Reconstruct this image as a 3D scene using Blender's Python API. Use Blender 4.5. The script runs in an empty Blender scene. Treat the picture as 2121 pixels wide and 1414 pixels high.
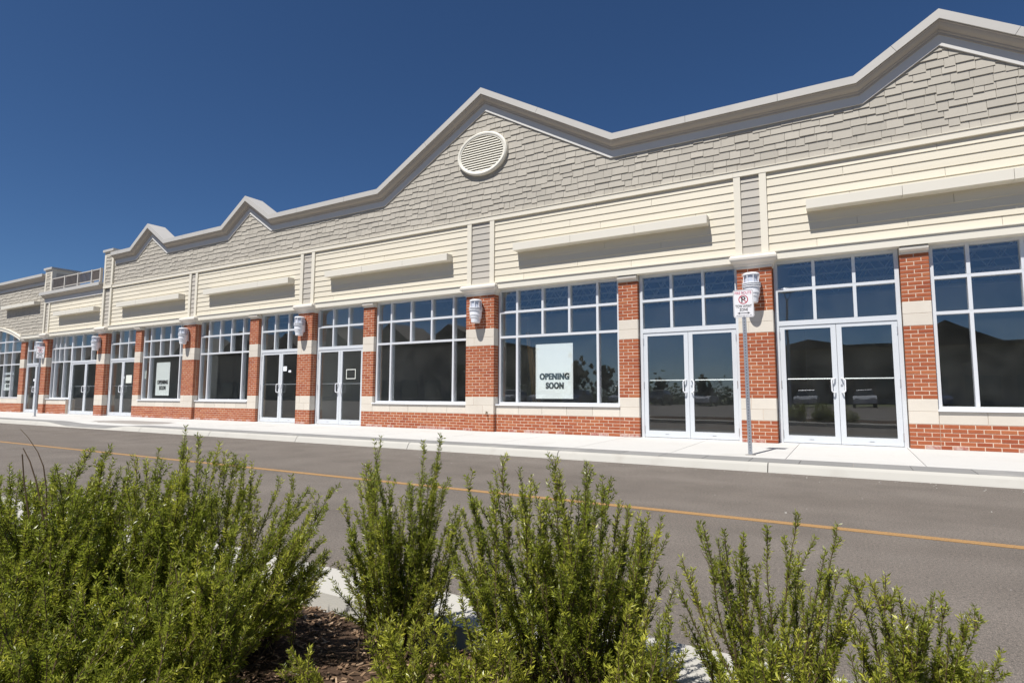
import bpy, bmesh, math, random
import numpy as np
from mathutils import Vector, Matrix

# ------------------------------------------------------------------ camera, sky, sun, exposure
S = bpy.context.scene
COL = S.collection
rnd = random.Random(7)
PI = math.pi
CAM_H = 1.0
FPX, YAW, PITCH, ROLL = 1190.3, math.radians(30.22), math.radians(5.29), math.radians(0.16)
cd = bpy.data.cameras.new('camera')
cd.sensor_width = 36.0
cd.lens = FPX / 2121 * 36.0
cd.clip_start = 0.05
cd.clip_end = 2000
cam = bpy.data.objects.new('camera', cd)
COL.objects.link(cam)
_R = Matrix.Rotation(YAW, 3, 'Z') @ Matrix.Rotation(PITCH, 3, 'X')
_c, _s = math.cos(ROLL), math.sin(ROLL)
_r, _u, _f = _R @ Vector((_c, 0, _s)), _R @ Vector((-_s, 0, _c)), _R @ Vector((0, 1, 0))
cam.matrix_world = Matrix(((_r.x, _u.x, -_f.x, 0), (_r.y, _u.y, -_f.y, 0), (_r.z, _u.z, -_f.z, CAM_H), (0, 0, 0, 1)))
S.camera = cam

SUN_TO = Vector((-0.2, -1.0, 1.75)).normalized()      # towards the sun
SUN_EL = math.asin(SUN_TO.z)
SUN_AZ = math.atan2(SUN_TO.x, SUN_TO.y)               # clockwise from +Y
w = bpy.data.worlds.new('World')
S.world = w
w.use_nodes = True
nt = w.node_tree
nt.nodes.clear()
sky = nt.nodes.new('ShaderNodeTexSky')
sky.sky_type = 'NISHITA'
sky.sun_disc = False
sky.sun_elevation = SUN_EL
sky.sun_rotation = SUN_AZ
sky.altitude = 0
sky.air_density = 0.8
sky.dust_density = 0.2
sky.ozone_density = 10.0
bg = nt.nodes.new('ShaderNodeBackground')
bg.inputs['Strength'].default_value = 0.057
wo = nt.nodes.new('ShaderNodeOutputWorld')
hs0 = nt.nodes.new('ShaderNodeHueSaturation')
hs0.inputs['Saturation'].default_value = 1.05
hs0.inputs['Value'].default_value = 1.0
nt.links.new(sky.outputs[0], hs0.inputs['Color'])
nt.links.new(hs0.outputs[0], bg.inputs[0])
nt.links.new(bg.outputs[0], wo.inputs[0])

sl = bpy.data.lights.new('sun', 'SUN')
sl.energy = 5.0
sl.angle = math.radians(0.5)
sl.color = (1.0, 0.965, 0.915)
so = bpy.data.objects.new('sun', sl)
COL.objects.link(so)
so.rotation_euler = (-SUN_TO).to_track_quat('-Z', 'Y').to_euler()
so.location = (0, -20, 40)

S.view_settings.view_transform = 'Standard'
S.view_settings.look = 'None'
S.view_settings.gamma = 1.0
S.view_settings.use_curve_mapping = False
S.view_settings.exposure = 0.40
S.render.engine = 'CYCLES'
S.cycles.max_bounces = 8
S.cycles.transparent_max_bounces = 16
S.cycles.use_denoising = True

# ------------------------------------------------------------------ materials
def new_mat(name):
    m = bpy.data.materials.new(name)
    m.use_nodes = True
    n = m.node_tree
    b = n.nodes['Principled BSDF']
    return m, n, b

def mat(name, col, rough=0.7, var=0.06, scale=6.0, bump=0.0, bscale=60.0, spec=0.3, metal=0.0, stretch=None, rand=0.0, dirt=None):
    m, n, b = new_mat(name)
    b.inputs['Roughness'].default_value = rough
    b.inputs['Specular IOR Level'].default_value = spec
    b.inputs['Metallic'].default_value = metal
    tc = n.nodes.new('ShaderNodeTexCoord')
    gm = n.nodes.new('ShaderNodeNewGeometry')
    src = gm.outputs['Position']
    if stretch:
        mp = n.nodes.new('ShaderNodeMapping')
        mp.inputs['Scale'].default_value = stretch
        n.links.new(src, mp.inputs[0])
        src = mp.outputs[0]
    no = n.nodes.new('ShaderNodeTexNoise')
    no.inputs['Scale'].default_value = scale
    no.inputs['Detail'].default_value = 6
    n.links.new(src, no.inputs['Vector'])
    mx = n.nodes.new('ShaderNodeMix')
    mx.data_type = 'RGBA'
    mx.inputs[6].default_value = tuple(c * (1 - var) for c in col) + (1,)
    mx.inputs[7].default_value = tuple(min(1, c * (1 + var)) for c in col) + (1,)
    n.links.new(no.outputs['Fac'], mx.inputs[0])
    out = mx.outputs[2]
    if rand:
        oi = n.nodes.new('ShaderNodeObjectInfo')
        hs = n.nodes.new('ShaderNodeHueSaturation')
        mr = n.nodes.new('ShaderNodeMapRange')
        mr.inputs[3].default_value = 1 - rand
        mr.inputs[4].default_value = 1 + rand
        n.links.new(oi.outputs['Random'], mr.inputs[0])
        n.links.new(mr.outputs[0], hs.inputs['Value'])
        n.links.new(out, hs.inputs['Color'])
        out = hs.outputs[0]
    if dirt:
        dcol, dscale, dlo, dhi, damt = dirt
        n2 = n.nodes.new('ShaderNodeTexNoise')
        n2.inputs['Scale'].default_value = dscale
        n2.inputs['Detail'].default_value = 8
        n.links.new(src, n2.inputs['Vector'])
        mr2 = n.nodes.new('ShaderNodeMapRange')
        mr2.inputs[1].default_value = dlo
        mr2.inputs[2].default_value = dhi
        mr2.inputs[4].default_value = damt
        n.links.new(n2.outputs['Fac'], mr2.inputs[0])
        m2 = n.nodes.new('ShaderNodeMix')
        m2.data_type = 'RGBA'
        n.links.new(mr2.outputs[0], m2.inputs[0])
        n.links.new(out, m2.inputs[6])
        m2.inputs[7].default_value = dcol + (1,)
        out = m2.outputs[2]
    n.links.new(out, b.inputs['Base Color'])
    if bump:
        nb = n.nodes.new('ShaderNodeTexNoise')
        nb.inputs['Scale'].default_value = bscale
        nb.inputs['Detail'].default_value = 5
        n.links.new(src, nb.inputs['Vector'])
        bp = n.nodes.new('ShaderNodeBump')
        bp.inputs['Strength'].default_value = bump
        bp.inputs['Distance'].default_value = 0.01
        n.links.new(nb.outputs['Fac'], bp.inputs['Height'])
        n.links.new(bp.outputs[0], b.inputs['Normal'])
    return m

M = {}
for i, c in enumerate([(.345, .104, .048), (.322, .093, .043), (.362, .116, .053), (.295, .080, .039), (.380, .132, .060), (.332, .098, .046)]):
    M['brick%d' % i] = mat('red brick %d' % i, c, .85, .16, 22, .35, 160, .15)
M['brick_pale'] = mat('salt stained brick', (.36, .13, .095), .9, .2, 25, .35, 160, .15, dirt=((.52, .40, .35), 14, .42, .6, .75))
M['mortar'] = mat('mortar', (.64, .51, .40), .95, .10, 30, .3, 200, .1)
M['stone'] = mat('cream cast stone', (.60, .55, .475), .85, .06, 3, .12, 220, .2, rand=.05, dirt=((.48, .42, .35), 2.2, .55, .8, .35))
M['capital'] = mat('moulded cast stone', (.66, .62, .55), .8, .05, 4, .1, 220, .2, dirt=((.50, .44, .36), 5, .58, .8, .4))
M['siding'] = mat('cream clapboard', (.635, .585, .475), .6, .035, 3, .12, 40, .3, stretch=(.4, 1, 14), rand=.035, dirt=((.50, .44, .33), .8, .58, .9, .25))
M['trim'] = mat('cream trim board', (.685, .64, .54), .55, .03, 2, .05, 60, .3, rand=.02)
M['lintel'] = mat('off-white trim', (.68, .645, .555), .55, .035, 2, .05, 60, .3)
M['grey_siding'] = mat('grey clapboard', (.435, .405, .355), .65, .05, 3, .10, 40, .3, stretch=(.4, 1, 14), rand=.04)
for i, k in enumerate((1.0, .93, 1.06, .965)):
    M['shingle%d' % i] = mat('grey shingle %d' % i, (.400 * k, .370 * k, .315 * k), .7, .05, 9, .12, 60, .25, stretch=(3, 1, .6))
M['fascia'] = mat('light grey metal fascia', (.49, .47, .435), .42, .05, 1.2, .05, 1.5, .45, dirt=((.36, .34, .31), 1.6, .56, .85, .35))
M['crown'] = mat('taupe crown moulding', (.37, .335, .295), .6, .04, 2, 0, 60, .3)
M['frieze'] = mat('pale frieze board', (.60, .585, .555), .6, .03, 2, 0, 60, .3)
M['railing'] = mat('taupe railing paint', (.46, .43, .39), .5, .03, 3)
M['baluster'] = mat('brown baluster paint', (.20, .17, .15), .5, .03, 3)
M['ledge'] = mat('cream metal ledge', (.67, .635, .55), .45, .02, 2, 0, 60, .4)
M['vent'] = mat('cream vent', (.74, .71, .62), .5, .02, 4, 0, 60, .35)
M['alu'] = mat('anodised aluminium frame', (.66, .675, .695), .42, .03, 3, 0, 60, .5, metal=.12)
M['alu_door'] = mat('aluminium door frame', (.63, .655, .68), .42, .03, 3, 0, 60, .5, metal=.12)
M['sill'] = mat('white metal sill', (.74, .75, .77), .4, .02, 3, 0, 60, .4)
M['steel'] = mat('brushed steel', (.66, .67, .68), .3, .04, 12, 0, 60, .5, metal=.7)
M['lampwhite'] = mat('white enamel', (.78, .79, .82), .35, .02, 5, 0, 60, .5)
M['opal'] = mat('frosted lamp glass', (.52, .55, .62), .2, .03, 5, 0, 60, .6)
M['galv'] = mat('galvanised steel', (.40, .42, .45), .45, .15, 40, 0, 60, .5, metal=.6)
M['signwhite'] = mat('white sign face', (.80, .79, .80), .4, .01, 3, 0, 60, .4)
M['black'] = mat('black print', (.012, .012, .014), .6, .0, 3, 0, 60, .3)
M['red'] = mat('red print', (.46, .015, .05), .6, .0, 3, 0, 60, .3)
M['redfaded'] = mat('faded red print', (.58, .16, .22), .6, .0, 3, 0, 60, .3)
M['hole'] = mat('dark hole', (.03, .03, .035), .8, .0)
M['poster'] = mat('white poster board', (.88, .89, .87), .7, .02, 4, 0, 60, .2)
M['paper'] = mat('paper notice', (.66, .68, .62), .8, .04, 8, 0, 60, .2)
M['paper_white'] = mat('white paper', (.74, .77, .80), .8, .03, 8, 0, 60, .2)
M['brass'] = mat('weathered brass', (.20, .14, .08), .5, .2, 30, 0, 60, .5, metal=.6)
M['asphalt'] = None
M['yellow'] = None
M['walk'] = mat('pale concrete', (.50, .492, .470), .9, .035, 1.2, .06, 180, .15, rand=.025, dirt=((.36, .33, .28), 1.1, .56, .82, .5))
M['joint'] = mat('concrete joint', (.27, .25, .23), .95, .1, 8)
M['paver'] = mat('grey paver', (.225, .222, .215), .9, .08, 3, .08, 180, .15, rand=.06, dirt=((.40, .385, .36), 1.7, .58, .8, .5))
M['curb'] = mat('kerb concrete', (.43, .415, .375), .9, .07, 2.2, .10, 140, .15, dirt=((.33, .30, .26), 3.5, .56, .8, .5))
M['soil'] = mat('dark mulch soil', (.070, .045, .030), .95, .4, 30, .6, 90, .1)
M['ground'] = mat('dry grass ground', (.11, .12, .05), .95, .3, .3)
M['floor'] = mat('concrete floor', (.30, .295, .285), .6, .1, 1.0)
M['drywall'] = mat('drywall', (.62, .62, .59), .85, .03, 1)
M['deck'] = mat('roof deck', (.20, .21, .22), .6, .05, 1)
M['joist'] = mat('joist steel', (.62, .64, .66), .5, .05, 3)
M['roofing'] = mat('roof membrane', (.16, .16, .165), .9, .1, 1)
M['wood'] = mat('lumber', (.38, .24, .11), .8, .2, 8)

def asphalt_mat():
    m, n, b = new_mat('asphalt')
    b.inputs['Roughness'].default_value = .9
    b.inputs['Specular IOR Level'].default_value = .2
    g = n.nodes.new('ShaderNodeNewGeometry')
    def noise(sc, det, vec=None):
        x = n.nodes.new('ShaderNodeTexNoise')
        x.inputs['Scale'].default_value = sc
        x.inputs['Detail'].default_value = det
        n.links.new(vec or g.outputs['Position'], x.inputs['Vector'])
        return x.outputs['Fac']
    def ramp(f, pts):
        r = n.nodes.new('ShaderNodeValToRGB')
        e = r.color_ramp.elements
        e[0].position, e[0].color = pts[0][0], tuple(pts[0][1]) + (1,)
        e[1].position, e[1].color = pts[-1][0], tuple(pts[-1][1]) + (1,)
        for p_, c_ in pts[1:-1]:
            q = e.new(p_)
            q.color = tuple(c_) + (1,)
        n.links.new(f, r.inputs[0])
        return r.outputs[0]
    def mul(a, c_):
        x = n.nodes.new('ShaderNodeMix')
        x.data_type = 'RGBA'
        x.blend_type = 'MULTIPLY'
        x.inputs[0].default_value = 1
        n.links.new(a, x.inputs[6])
        n.links.new(c_, x.inputs[7])
        return x.outputs[2]
    stretch = n.nodes.new('ShaderNodeMapping')
    stretch.inputs['Scale'].default_value = (.12, 1.1, 1)
    n.links.new(g.outputs['Position'], stretch.inputs[0])
    base = ramp(noise(.8, 5, stretch.outputs[0]), [(.3, (.136, .119, .104)), (.7, (.166, .147, .130))])
    grain = mul(ramp(noise(190, 2), [(.30, (.40, .40, .40)), (.45, (.90, .90, .90)), (.56, (1.05, 1.04, 1.02)), (.74, (1.9, 1.84, 1.74))]), ramp(noise(58, 3), [(.28, (.62, .62, .62)), (.46, (.96, .96, .96)), (.60, (1.04, 1.03, 1.02)), (.76, (1.5, 1.46, 1.40))]))
    blot = ramp(noise(1.6, 8), [(.35, (.90, .90, .90)), (.65, (1.08, 1.08, 1.08))])
    c3 = mul(mul(base, grain), blot)
    st = n.nodes.new('ShaderNodeMapping')
    st.inputs['Scale'].default_value = (.5, 6, 1)
    n.links.new(g.outputs['Position'], st.inputs[0])
    c3 = mul(c3, ramp(noise(1.3, 7, st.outputs[0]), [(.22, (.72, .72, .72)), (.36, (1, 1, 1)), (.70, (1, 1, 1)), (.82, (1.25, 1.24, 1.22))]))
    n.links.new(c3, b.inputs['Base Color'])
    bp = n.nodes.new('ShaderNodeBump')
    bp.inputs['Strength'].default_value = .35
    bp.inputs['Distance'].default_value = .006
    n.links.new(noise(210, 3), bp.inputs['Height'])
    n.links.new(bp.outputs[0], b.inputs['Normal'])
    return m
M['asphalt'] = asphalt_mat()

def yellow_mat():
    m, n, b = new_mat('yellow road paint')
    b.inputs['Roughness'].default_value = .8
    g = n.nodes.new('ShaderNodeNewGeometry')
    x = n.nodes.new('ShaderNodeTexNoise')
    x.inputs['Scale'].default_value = 150
    x.inputs['Detail'].default_value = 4
    n.links.new(g.outputs['Position'], x.inputs['Vector'])
    r = n.nodes.new('ShaderNodeValToRGB')
    e = r.color_ramp.elements
    e[0].position, e[0].color = .30, (.11, .08, .05, 1)
    e[1].position, e[1].color = .48, (.335, .190, .068, 1)
    n.links.new(x.outputs['Fac'], r.inputs[0])
    n.links.new(r.outputs[0], b.inputs['Base Color'])
    return m
M['yellow'] = yellow_mat()

def glass_mat(name, tint, ior):
    m, n, b = new_mat(name)
    n.nodes.remove(b)
    o = n.nodes['Material Output']
    tr = n.nodes.new('ShaderNodeBsdfTransparent')
    tr.inputs[0].default_value = tint + (1,)
    gl = n.nodes.new('ShaderNodeBsdfGlossy')
    gl.inputs['Roughness'].default_value = 0.0
    gl.inputs['Color'].default_value = (.93, .96, 1.0, 1)
    g = n.nodes.new('ShaderNodeNewGeometry')
    ns = n.nodes.new('ShaderNodeTexNoise')
    ns.inputs['Scale'].default_value = 1.1
    ns.inputs['Detail'].default_value = 1
    n.links.new(g.outputs['Position'], ns.inputs['Vector'])
    bp = n.nodes.new('ShaderNodeBump')
    bp.inputs['Strength'].default_value = .02
    bp.inputs['Distance'].default_value = .05
    n.links.new(ns.outputs['Fac'], bp.inputs['Height'])
    n.links.new(bp.outputs[0], gl.inputs['Normal'])
    # Schlick reflectance, the same from both sides of the pane
    dp = n.nodes.new('ShaderNodeVectorMath')
    dp.operation = 'DOT_PRODUCT'
    n.links.new(g.outputs['Normal'], dp.inputs[0])
    n.links.new(g.outputs['Incoming'], dp.inputs[1])
    def mth(op, a, b_=None):
        x = n.nodes.new('ShaderNodeMath')
        x.operation = op
        for k_, v_ in enumerate((a, b_)):
            if v_ is None: continue
            if isinstance(v_, (int, float)): x.inputs[k_].default_value = v_
            else: n.links.new(v_, x.inputs[k_])
        return x.outputs[0]
    c1 = mth('SUBTRACT', 1.0, mth('ABSOLUTE', dp.outputs['Value']))
    fac = mth('ADD', mth('MULTIPLY', mth('POWER', c1, 5.0), 1 - ior), ior)
    # thin uneven dust film, added as a pale veil to lift the panes' blacks
    df = n.nodes.new('ShaderNodeBsdfDiffuse')
    df.inputs[0].default_value = (.60, .60, .56, 1)
    dn = n.nodes.new('ShaderNodeTexNoise')
    dn.inputs['Scale'].default_value = 2.6
    dn.inputs['Detail'].default_value = 9
    dn.inputs['Roughness'].default_value = .65
    n.links.new(g.outputs['Position'], dn.inputs['Vector'])
    dm = n.nodes.new('ShaderNodeMapRange')
    dm.inputs[1].default_value = .35
    dm.inputs[2].default_value = .75
    dm.inputs[3].default_value = .004
    dm.inputs[4].default_value = .022
    n.links.new(dn.outputs['Fac'], dm.inputs[0])
    mx = n.nodes.new('ShaderNodeMixShader')
    n.links.new(fac, mx.inputs[0])
    n.links.new(tr.outputs[0], mx.inputs[1])
    n.links.new(gl.outputs[0], mx.inputs[2])
    m3 = n.nodes.new('ShaderNodeMixShader')
    n.links.new(dm.outputs[0], m3.inputs[0])
    n.links.new(mx.outputs[0], m3.inputs[1])
    n.links.new(df.outputs[0], m3.inputs[2])
    n.links.new(m3.outputs[0], o.inputs[0])
    return m
M['glass'] = glass_mat('window glass', (.95, .965, .96), .115)

def leaf_mat(name, col, tcol):
    m, n, b = new_mat(name)
    o = n.nodes['Material Output']
    b.inputs['Roughness'].default_value = .36
    b.inputs['Specular IOR Level'].default_value = .5
    at = n.nodes.new('ShaderNodeAttribute')
    at.attribute_name = 'tone'
    mx = n.nodes.new('ShaderNodeMix')
    mx.data_type = 'RGBA'
    n.links.new(at.outputs['Fac'], mx.inputs[0])
    mx.inputs[6].default_value = tuple(c * .55 for c in col) + (1,)
    mx.inputs[7].default_value = (col[0] * 1.6, col[1] * 1.45, col[2] * 1.1, 1)
    n.links.new(mx.outputs[2], b.inputs['Base Color'])
    t = n.nodes.new('ShaderNodeBsdfTranslucent')
    t.inputs[0].default_value = tcol + (1,)
    ms = n.nodes.new('ShaderNodeMixShader')
    ms.inputs[0].default_value = .38
    n.links.new(b.outputs[0], ms.inputs[1])
    n.links.new(t.outputs[0], ms.inputs[2])
    n.links.new(ms.outputs[0], o.inputs[0])
    return m
M['leaf'] = leaf_mat('shrub leaf', (.205, .245, .036), (.38, .46, .05))
M['leaf_light'] = leaf_mat('young shrub leaf', (.330, .360, .058), (.50, .55, .06))
M['leaf_dark'] = leaf_mat('tree leaf', (.030, .055, .014), (.05, .09, .015))
M['stem'] = mat('shrub stem', (.105, .070, .040), .8, .25, 60)
M['bark'] = mat('tree bark', (.10, .075, .055), .9, .3, 20)
for i, c in enumerate([(.12, .072, .043), (.21, .135, .080), (.38, .27, .175)]):
    M['chip%d' % i] = mat('wood chip %d' % i, c, .9, .3, 80)
for nm, c in (('white', (.7, .7, .7)), ('silver', (.42, .43, .45)), ('blue', (.03, .06, .16)), ('red', (.35, .02, .02)), ('black', (.02, .02, .022))):
    M['car_' + nm] = mat(nm + ' car paint', c, .25, .0, 1, 0, 60, .6, metal=.2)
M['tyre'] = mat('tyre rubber', (.02, .02, .02), .9, .1)
M['carglass'] = mat('dark car glass', (.02, .025, .03), .05, .0, 1, 0, 60, .8)
M['lightglass'] = mat('headlight', (.6, .6, .62), .1, .0, 1, 0, 60, .8)
M['far_wall'] = mat('tan stucco', (.36, .29, .22), .9, .08, .5)
M['far_roof'] = mat('brown roof shingles', (.10, .085, .075), .9, .15, 1)

# ------------------------------------------------------------------ mesh helpers
class MB:
    def __init__(s):
        s.v, s.f, s.m, s.mats = [], [], [], []
    def mi(s, m):
        if m not in s.mats:
            s.mats.append(m)
        return s.mats.index(m)
    def face(s, pts, m):
        k = len(s.v)
        s.v += [tuple(p) for p in pts]
        s.f.append(tuple(range(k, k + len(pts))))
        s.m.append(s.mi(m))
    def hexa(s, p, m, skip=()):
        # p: 8 points, bottom ring 0-3 (ccw from above), top ring 4-7
        k = len(s.v)
        s.v += [tuple(q) for q in p]
        i = s.mi(m)
        fs = {'bot': (3, 2, 1, 0), 'top': (4, 5, 6, 7), 'f': (0, 1, 5, 4), 'r': (1, 2, 6, 5), 'b': (2, 3, 7, 6), 'l': (3, 0, 4, 7)}
        for n_, q in fs.items():
            if n_ not in skip:
                s.f.append(tuple(k + a for a in q))
                s.m.append(i)
    def box(s, x0, x1, y0, y1, z0, z1, m, skip=()):
        s.hexa([(x0, y0, z0), (x1, y0, z0), (x1, y1, z0), (x0, y1, z0), (x0, y0, z1), (x1, y0, z1), (x1, y1, z1), (x0, y1, z1)], m, skip)
    def bar(s, a, b, w_, h_, m):
        a, b = Vector(a), Vector(b)
        d = (b - a).normalized()
        up = Vector((0, 0, 1)) if abs(d.z) < .95 else Vector((0, 1, 0))
        r = d.cross(up).normalized() * (w_ / 2)
        u = r.cross(d).normalized() * (h_ / 2)
        p = [a - r - u, a + r - u, b + r - u, b - r - u, a - r + u, a + r + u, b + r + u, b - r + u]
        s.hexa(p, m)
    def tube(s, pts, rad, m, n=8, cap=True):
        pts = [Vector(p) for p in pts]
        rads = rad if isinstance(rad, (list, tuple)) else [rad] * len(pts)
        k = len(s.v)
        i = s.mi(m)
        prev = None
        for j, p in enumerate(pts):
            d = (pts[min(j + 1, len(pts) - 1)] - pts[max(j - 1, 0)]).normalized()
            if prev is None:
                a = d.cross(Vector((0, 0, 1)) if abs(d.z) < .9 else Vector((1, 0, 0))).normalized()
            else:
                a = (prev - d * prev.dot(d)).normalized()
            prev = a
            b_ = d.cross(a)
            for q in range(n):
                t = 2 * PI * q / n
                s.v.append(tuple(p + (a * math.cos(t) + b_ * math.sin(t)) * rads[j]))
        for j in range(len(pts) - 1):
            for q in range(n):
                s.f.append((k + j * n + q, k + j * n + (q + 1) % n, k + (j + 1) * n + (q + 1) % n, k + (j + 1) * n + q))
                s.m.append(i)
        if cap:
            s.f.append(tuple(k + q for q in range(n))[::-1])
            s.f.append(tuple(k + (len(pts) - 1) * n + q for q in range(n)))
            s.m += [i, i]
    def lathe(s, prof, cx, cy, m, n=20, a0=0.0, a1=2 * PI):
        k = len(s.v)
        i = s.mi(m)
        full = abs(a1 - a0 - 2 * PI) < 1e-6
        nn = n if full else n + 1
        for r_, z_ in prof:
            for q in range(nn):
                t = a0 + (a1 - a0) * q / n
                s.v.append((cx + r_ * math.cos(t), cy + r_ * math.sin(t), z_))
        for j in range(len(prof) - 1):
            for q in range(n if full else n):
                q2 = (q + 1) % nn
                s.f.append((k + j * nn + q, k + j * nn + q2, k + (j + 1) * nn + q2, k + (j + 1) * nn + q))
                s.m.append(i)
    def prism(s, poly, y0, y1, m, back=True):
        # poly: [(x, z)] counter-clockwise seen from the front (-y)
        k = len(s.v)
        i = s.mi(m)
        n = len(poly)
        s.v += [(x, y0, z) for x, z in poly] + [(x, y1, z) for x, z in poly]
        s.f.append(tuple(range(k, k + n)))
        s.m.append(i)
        if back:
            s.f.append(tuple(range(k + 2 * n - 1, k + n - 1, -1)))
            s.m.append(i)
        for q in range(n):
            r_ = (q + 1) % n
            s.f.append((k + q, k + n + q, k + n + r_, k + r_))
            s.m.append(i)
    def sweep(s, path, prof, m, closed_prof=False):
        # path: [(x, z)] left to right on the facade; prof: [(out, t)] out towards -y, t below the path line, mitred
        n = len(path)
        i = s.mi(m)
        k = len(s.v)
        for j in range(n):
            p = Vector(path[j])
            d0 = (p - Vector(path[j - 1])).normalized() if j > 0 else None
            d1 = (Vector(path[j + 1]) - p).normalized() if j < n - 1 else None
            if d0 is None: d0 = d1
            if d1 is None: d1 = d0
            n0, n1 = Vector((d0.y, -d0.x)), Vector((d1.y, -d1.x))
            bis = (n0 + n1).normalized()
            L = 1 / max(.3, bis.dot(n0))
            for o_, t in prof:
                q = p + bis * (t * L)
                s.v.append((q.x, Y0 - o_, q.y))
        c = len(prof)
        for j in range(n - 1):
            for a in range(c if closed_prof else c - 1):
                b_ = (a + 1) % c
                s.f.append((k + j * c + a, k + j * c + b_, k + (j + 1) * c + b_, k + (j + 1) * c + a))
                s.m.append(i)
        if closed_prof:
            s.f.append(tuple(k + a for a in range(c)))
            s.f.append(tuple(k + (n - 1) * c + a for a in range(c))[::-1])
            s.m += [i, i]
    def mesh(s, name, smooth=False):
        me = bpy.data.meshes.new(name)
        me.from_pydata(s.v, [], s.f)
        for m in s.mats:
            me.materials.append(M[m])
        me.polygons.foreach_set('material_index', s.m)
        if smooth:
            me.polygons.foreach_set('use_smooth', [True] * len(s.f))
        me.update()
        return me
    def build(s, name, parent=None, smooth=False, recalc=False):
        me = s.mesh(name, smooth)
        if recalc:
            bm = bmesh.new()
            bm.from_mesh(me)
            bmesh.ops.recalc_face_normals(bm, faces=bm.faces)
            bm.to_mesh(me)
            bm.free()
        return link(name, me, parent)

def link(name, me, parent=None, loc=None):
    o = bpy.data.objects.new(name, me)
    COL.objects.link(o)
    if parent is not None:
        o.parent = parent
    if loc:
        o.location = loc
    return o

def empty(name, loc=(0, 0, 0), rz=0.0):
    o = bpy.data.objects.new(name, None)
    o.empty_display_size = .1
    COL.objects.link(o)
    o.location = loc
    o.rotation_euler = (0, 0, rz)
    return o

def tag(o, label, cat=None, group=None, kind=None):
    o['label'] = label
    if cat: o['category'] = cat
    if group: o['group'] = group
    if kind: o['kind'] = kind
    return o

def copy_tree(o, parent=None):
    c = o.copy()
    COL.objects.link(c)
    if parent is not None:
        c.parent = parent
    for ch in list(o.children):
        copy_tree(ch, c)
    return c

_text_cache = {}
def text_mesh(txt, m, depth=.0012, bold=0.0):
    """flat lettering as a mesh, 1 unit tall capitals, centred"""
    cu = bpy.data.curves.new('lettering', 'FONT')
    cu.body = txt
    cu.align_x = 'CENTER'
    cu.extrude = depth
    cu.offset = bold
    if bold > .03: cu.space_character = 1.12
    o = bpy.data.objects.new('lettering', cu)
    COL.objects.link(o)
    dg = bpy.context.evaluated_depsgraph_get()
    me = bpy.data.meshes.new_from_object(o.evaluated_get(dg))
    bpy.data.objects.remove(o)
    bpy.data.curves.remove(cu)
    n = len(me.vertices)
    a = np.empty(n * 3)
    me.vertices.foreach_get('co', a)
    a = a.reshape(-1, 3)
    lo, hi = a.min(0), a.max(0)
    me.materials.clear()
    me.materials.append(M[m])
    me['w'], me['h'] = float(hi[0] - lo[0]), float(hi[1] - lo[1])
    a[:, 0] -= (lo[0] + hi[0]) / 2
    a[:, 1] -= lo[1]
    me.vertices.foreach_set('co', a.ravel())
    me.update()
    return me

def put_text(name, txt, m, parent, x, y, z, width, height, bold=0.0, heavy=0.0):
    """lettering on a plane facing -y; x centre, z baseline, given width and height"""
    me = text_mesh(txt, m, .0012 / max(height, .01), bold)
    o = link(name, me, parent)
    sx, sy = width / me['w'], height / me['h']
    if heavy:
        bm = bmesh.new(); bm.from_mesh(me); n0 = list(bm.verts)
        g2 = bmesh.ops.duplicate(bm, geom=bm.verts[:] + bm.edges[:] + bm.faces[:])['geom']
        for v_ in g2:
            if isinstance(v_, bmesh.types.BMVert): v_.co.x += heavy * (.5 if heavy > .02 else 1) / sx; v_.co.z += .0004 / height
        bm.to_mesh(me); bm.free()
    o.matrix_local = Matrix.Translation((x, y, z)) @ Matrix.Rotation(PI / 2, 4, 'X') @ Matrix.Diagonal((sx, sy, height, 1))
    return o

# apparent (back-projected on the plane y = 11.6) -> true
Y0 = 11.6
def AX(x, y): return x * y / Y0
def AZ(z, y): return CAM_H + z * y / Y0

ZB = 0.135                 # pavement level at the wall
CO = .0677                 # brick course
Z1 = ZB + 6 * CO           # top of plinth bricks
ZS = Z1 + 3 * CO           # stone joint
Z2 = Z1 + 6 * CO           # top of sill stones
Z3 = Z2 + 18 * CO
Z4 = Z3 + 6 * CO           # top of upper stone band
Z5 = Z4 + 12 * CO          # top of the bricks
ZL = 3.513                 # underside of lintel
ZLT = 3.685                # top of lintel
ZT0, ZT1 = AZ(4.235, 11.56), AZ(4.345, 11.56)   # belt trim
YP, YN, YF, YG = 11.50, 11.60, 11.70, 11.76     # big pier face, narrow pier face, frame face, glass

# ------------------------------------------------------------------ ground, road, pavement, kerbs
b = MB(); b.box(-400, 400, -400, 400, -.6, -.03, 'ground')
o = b.build('ground'); tag(o, 'dry grass ground far around the plaza', None, None, 'structure')
b = MB(); b.box(-140, 120, -38, 8.30, -.02, 0.0, 'asphalt')
o = b.build('road'); tag(o, 'grey brown asphalt road in front of the plaza', None, None, 'structure')
b = MB(); b.box(-140, 120, 5.04, 5.137, .0008, .004, 'yellow', skip=('bot',))
o = b.build('road_line'); tag(o, 'worn yellow line along the middle of the road', None, None, 'structure')

def curb_h(x):
    def ss(a, c, t):
        t = min(1, max(0, (t - a) / (c - a)))
        return t * t * (3 - 2 * t)
    return .115 - .10 * ss(-22.0, -20.2, x) * (1 - ss(-18.4, -16.8, x))
def walk_z(x, y):
    t = min(1, max(0, (y - 8.5) / 1.0))
    return curb_h(x) * (1 - t) + .122 * t + .013 * max(0, (y - 9.5) / 2.1) + .004

XL, XR = -44.0, 9.0
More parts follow.
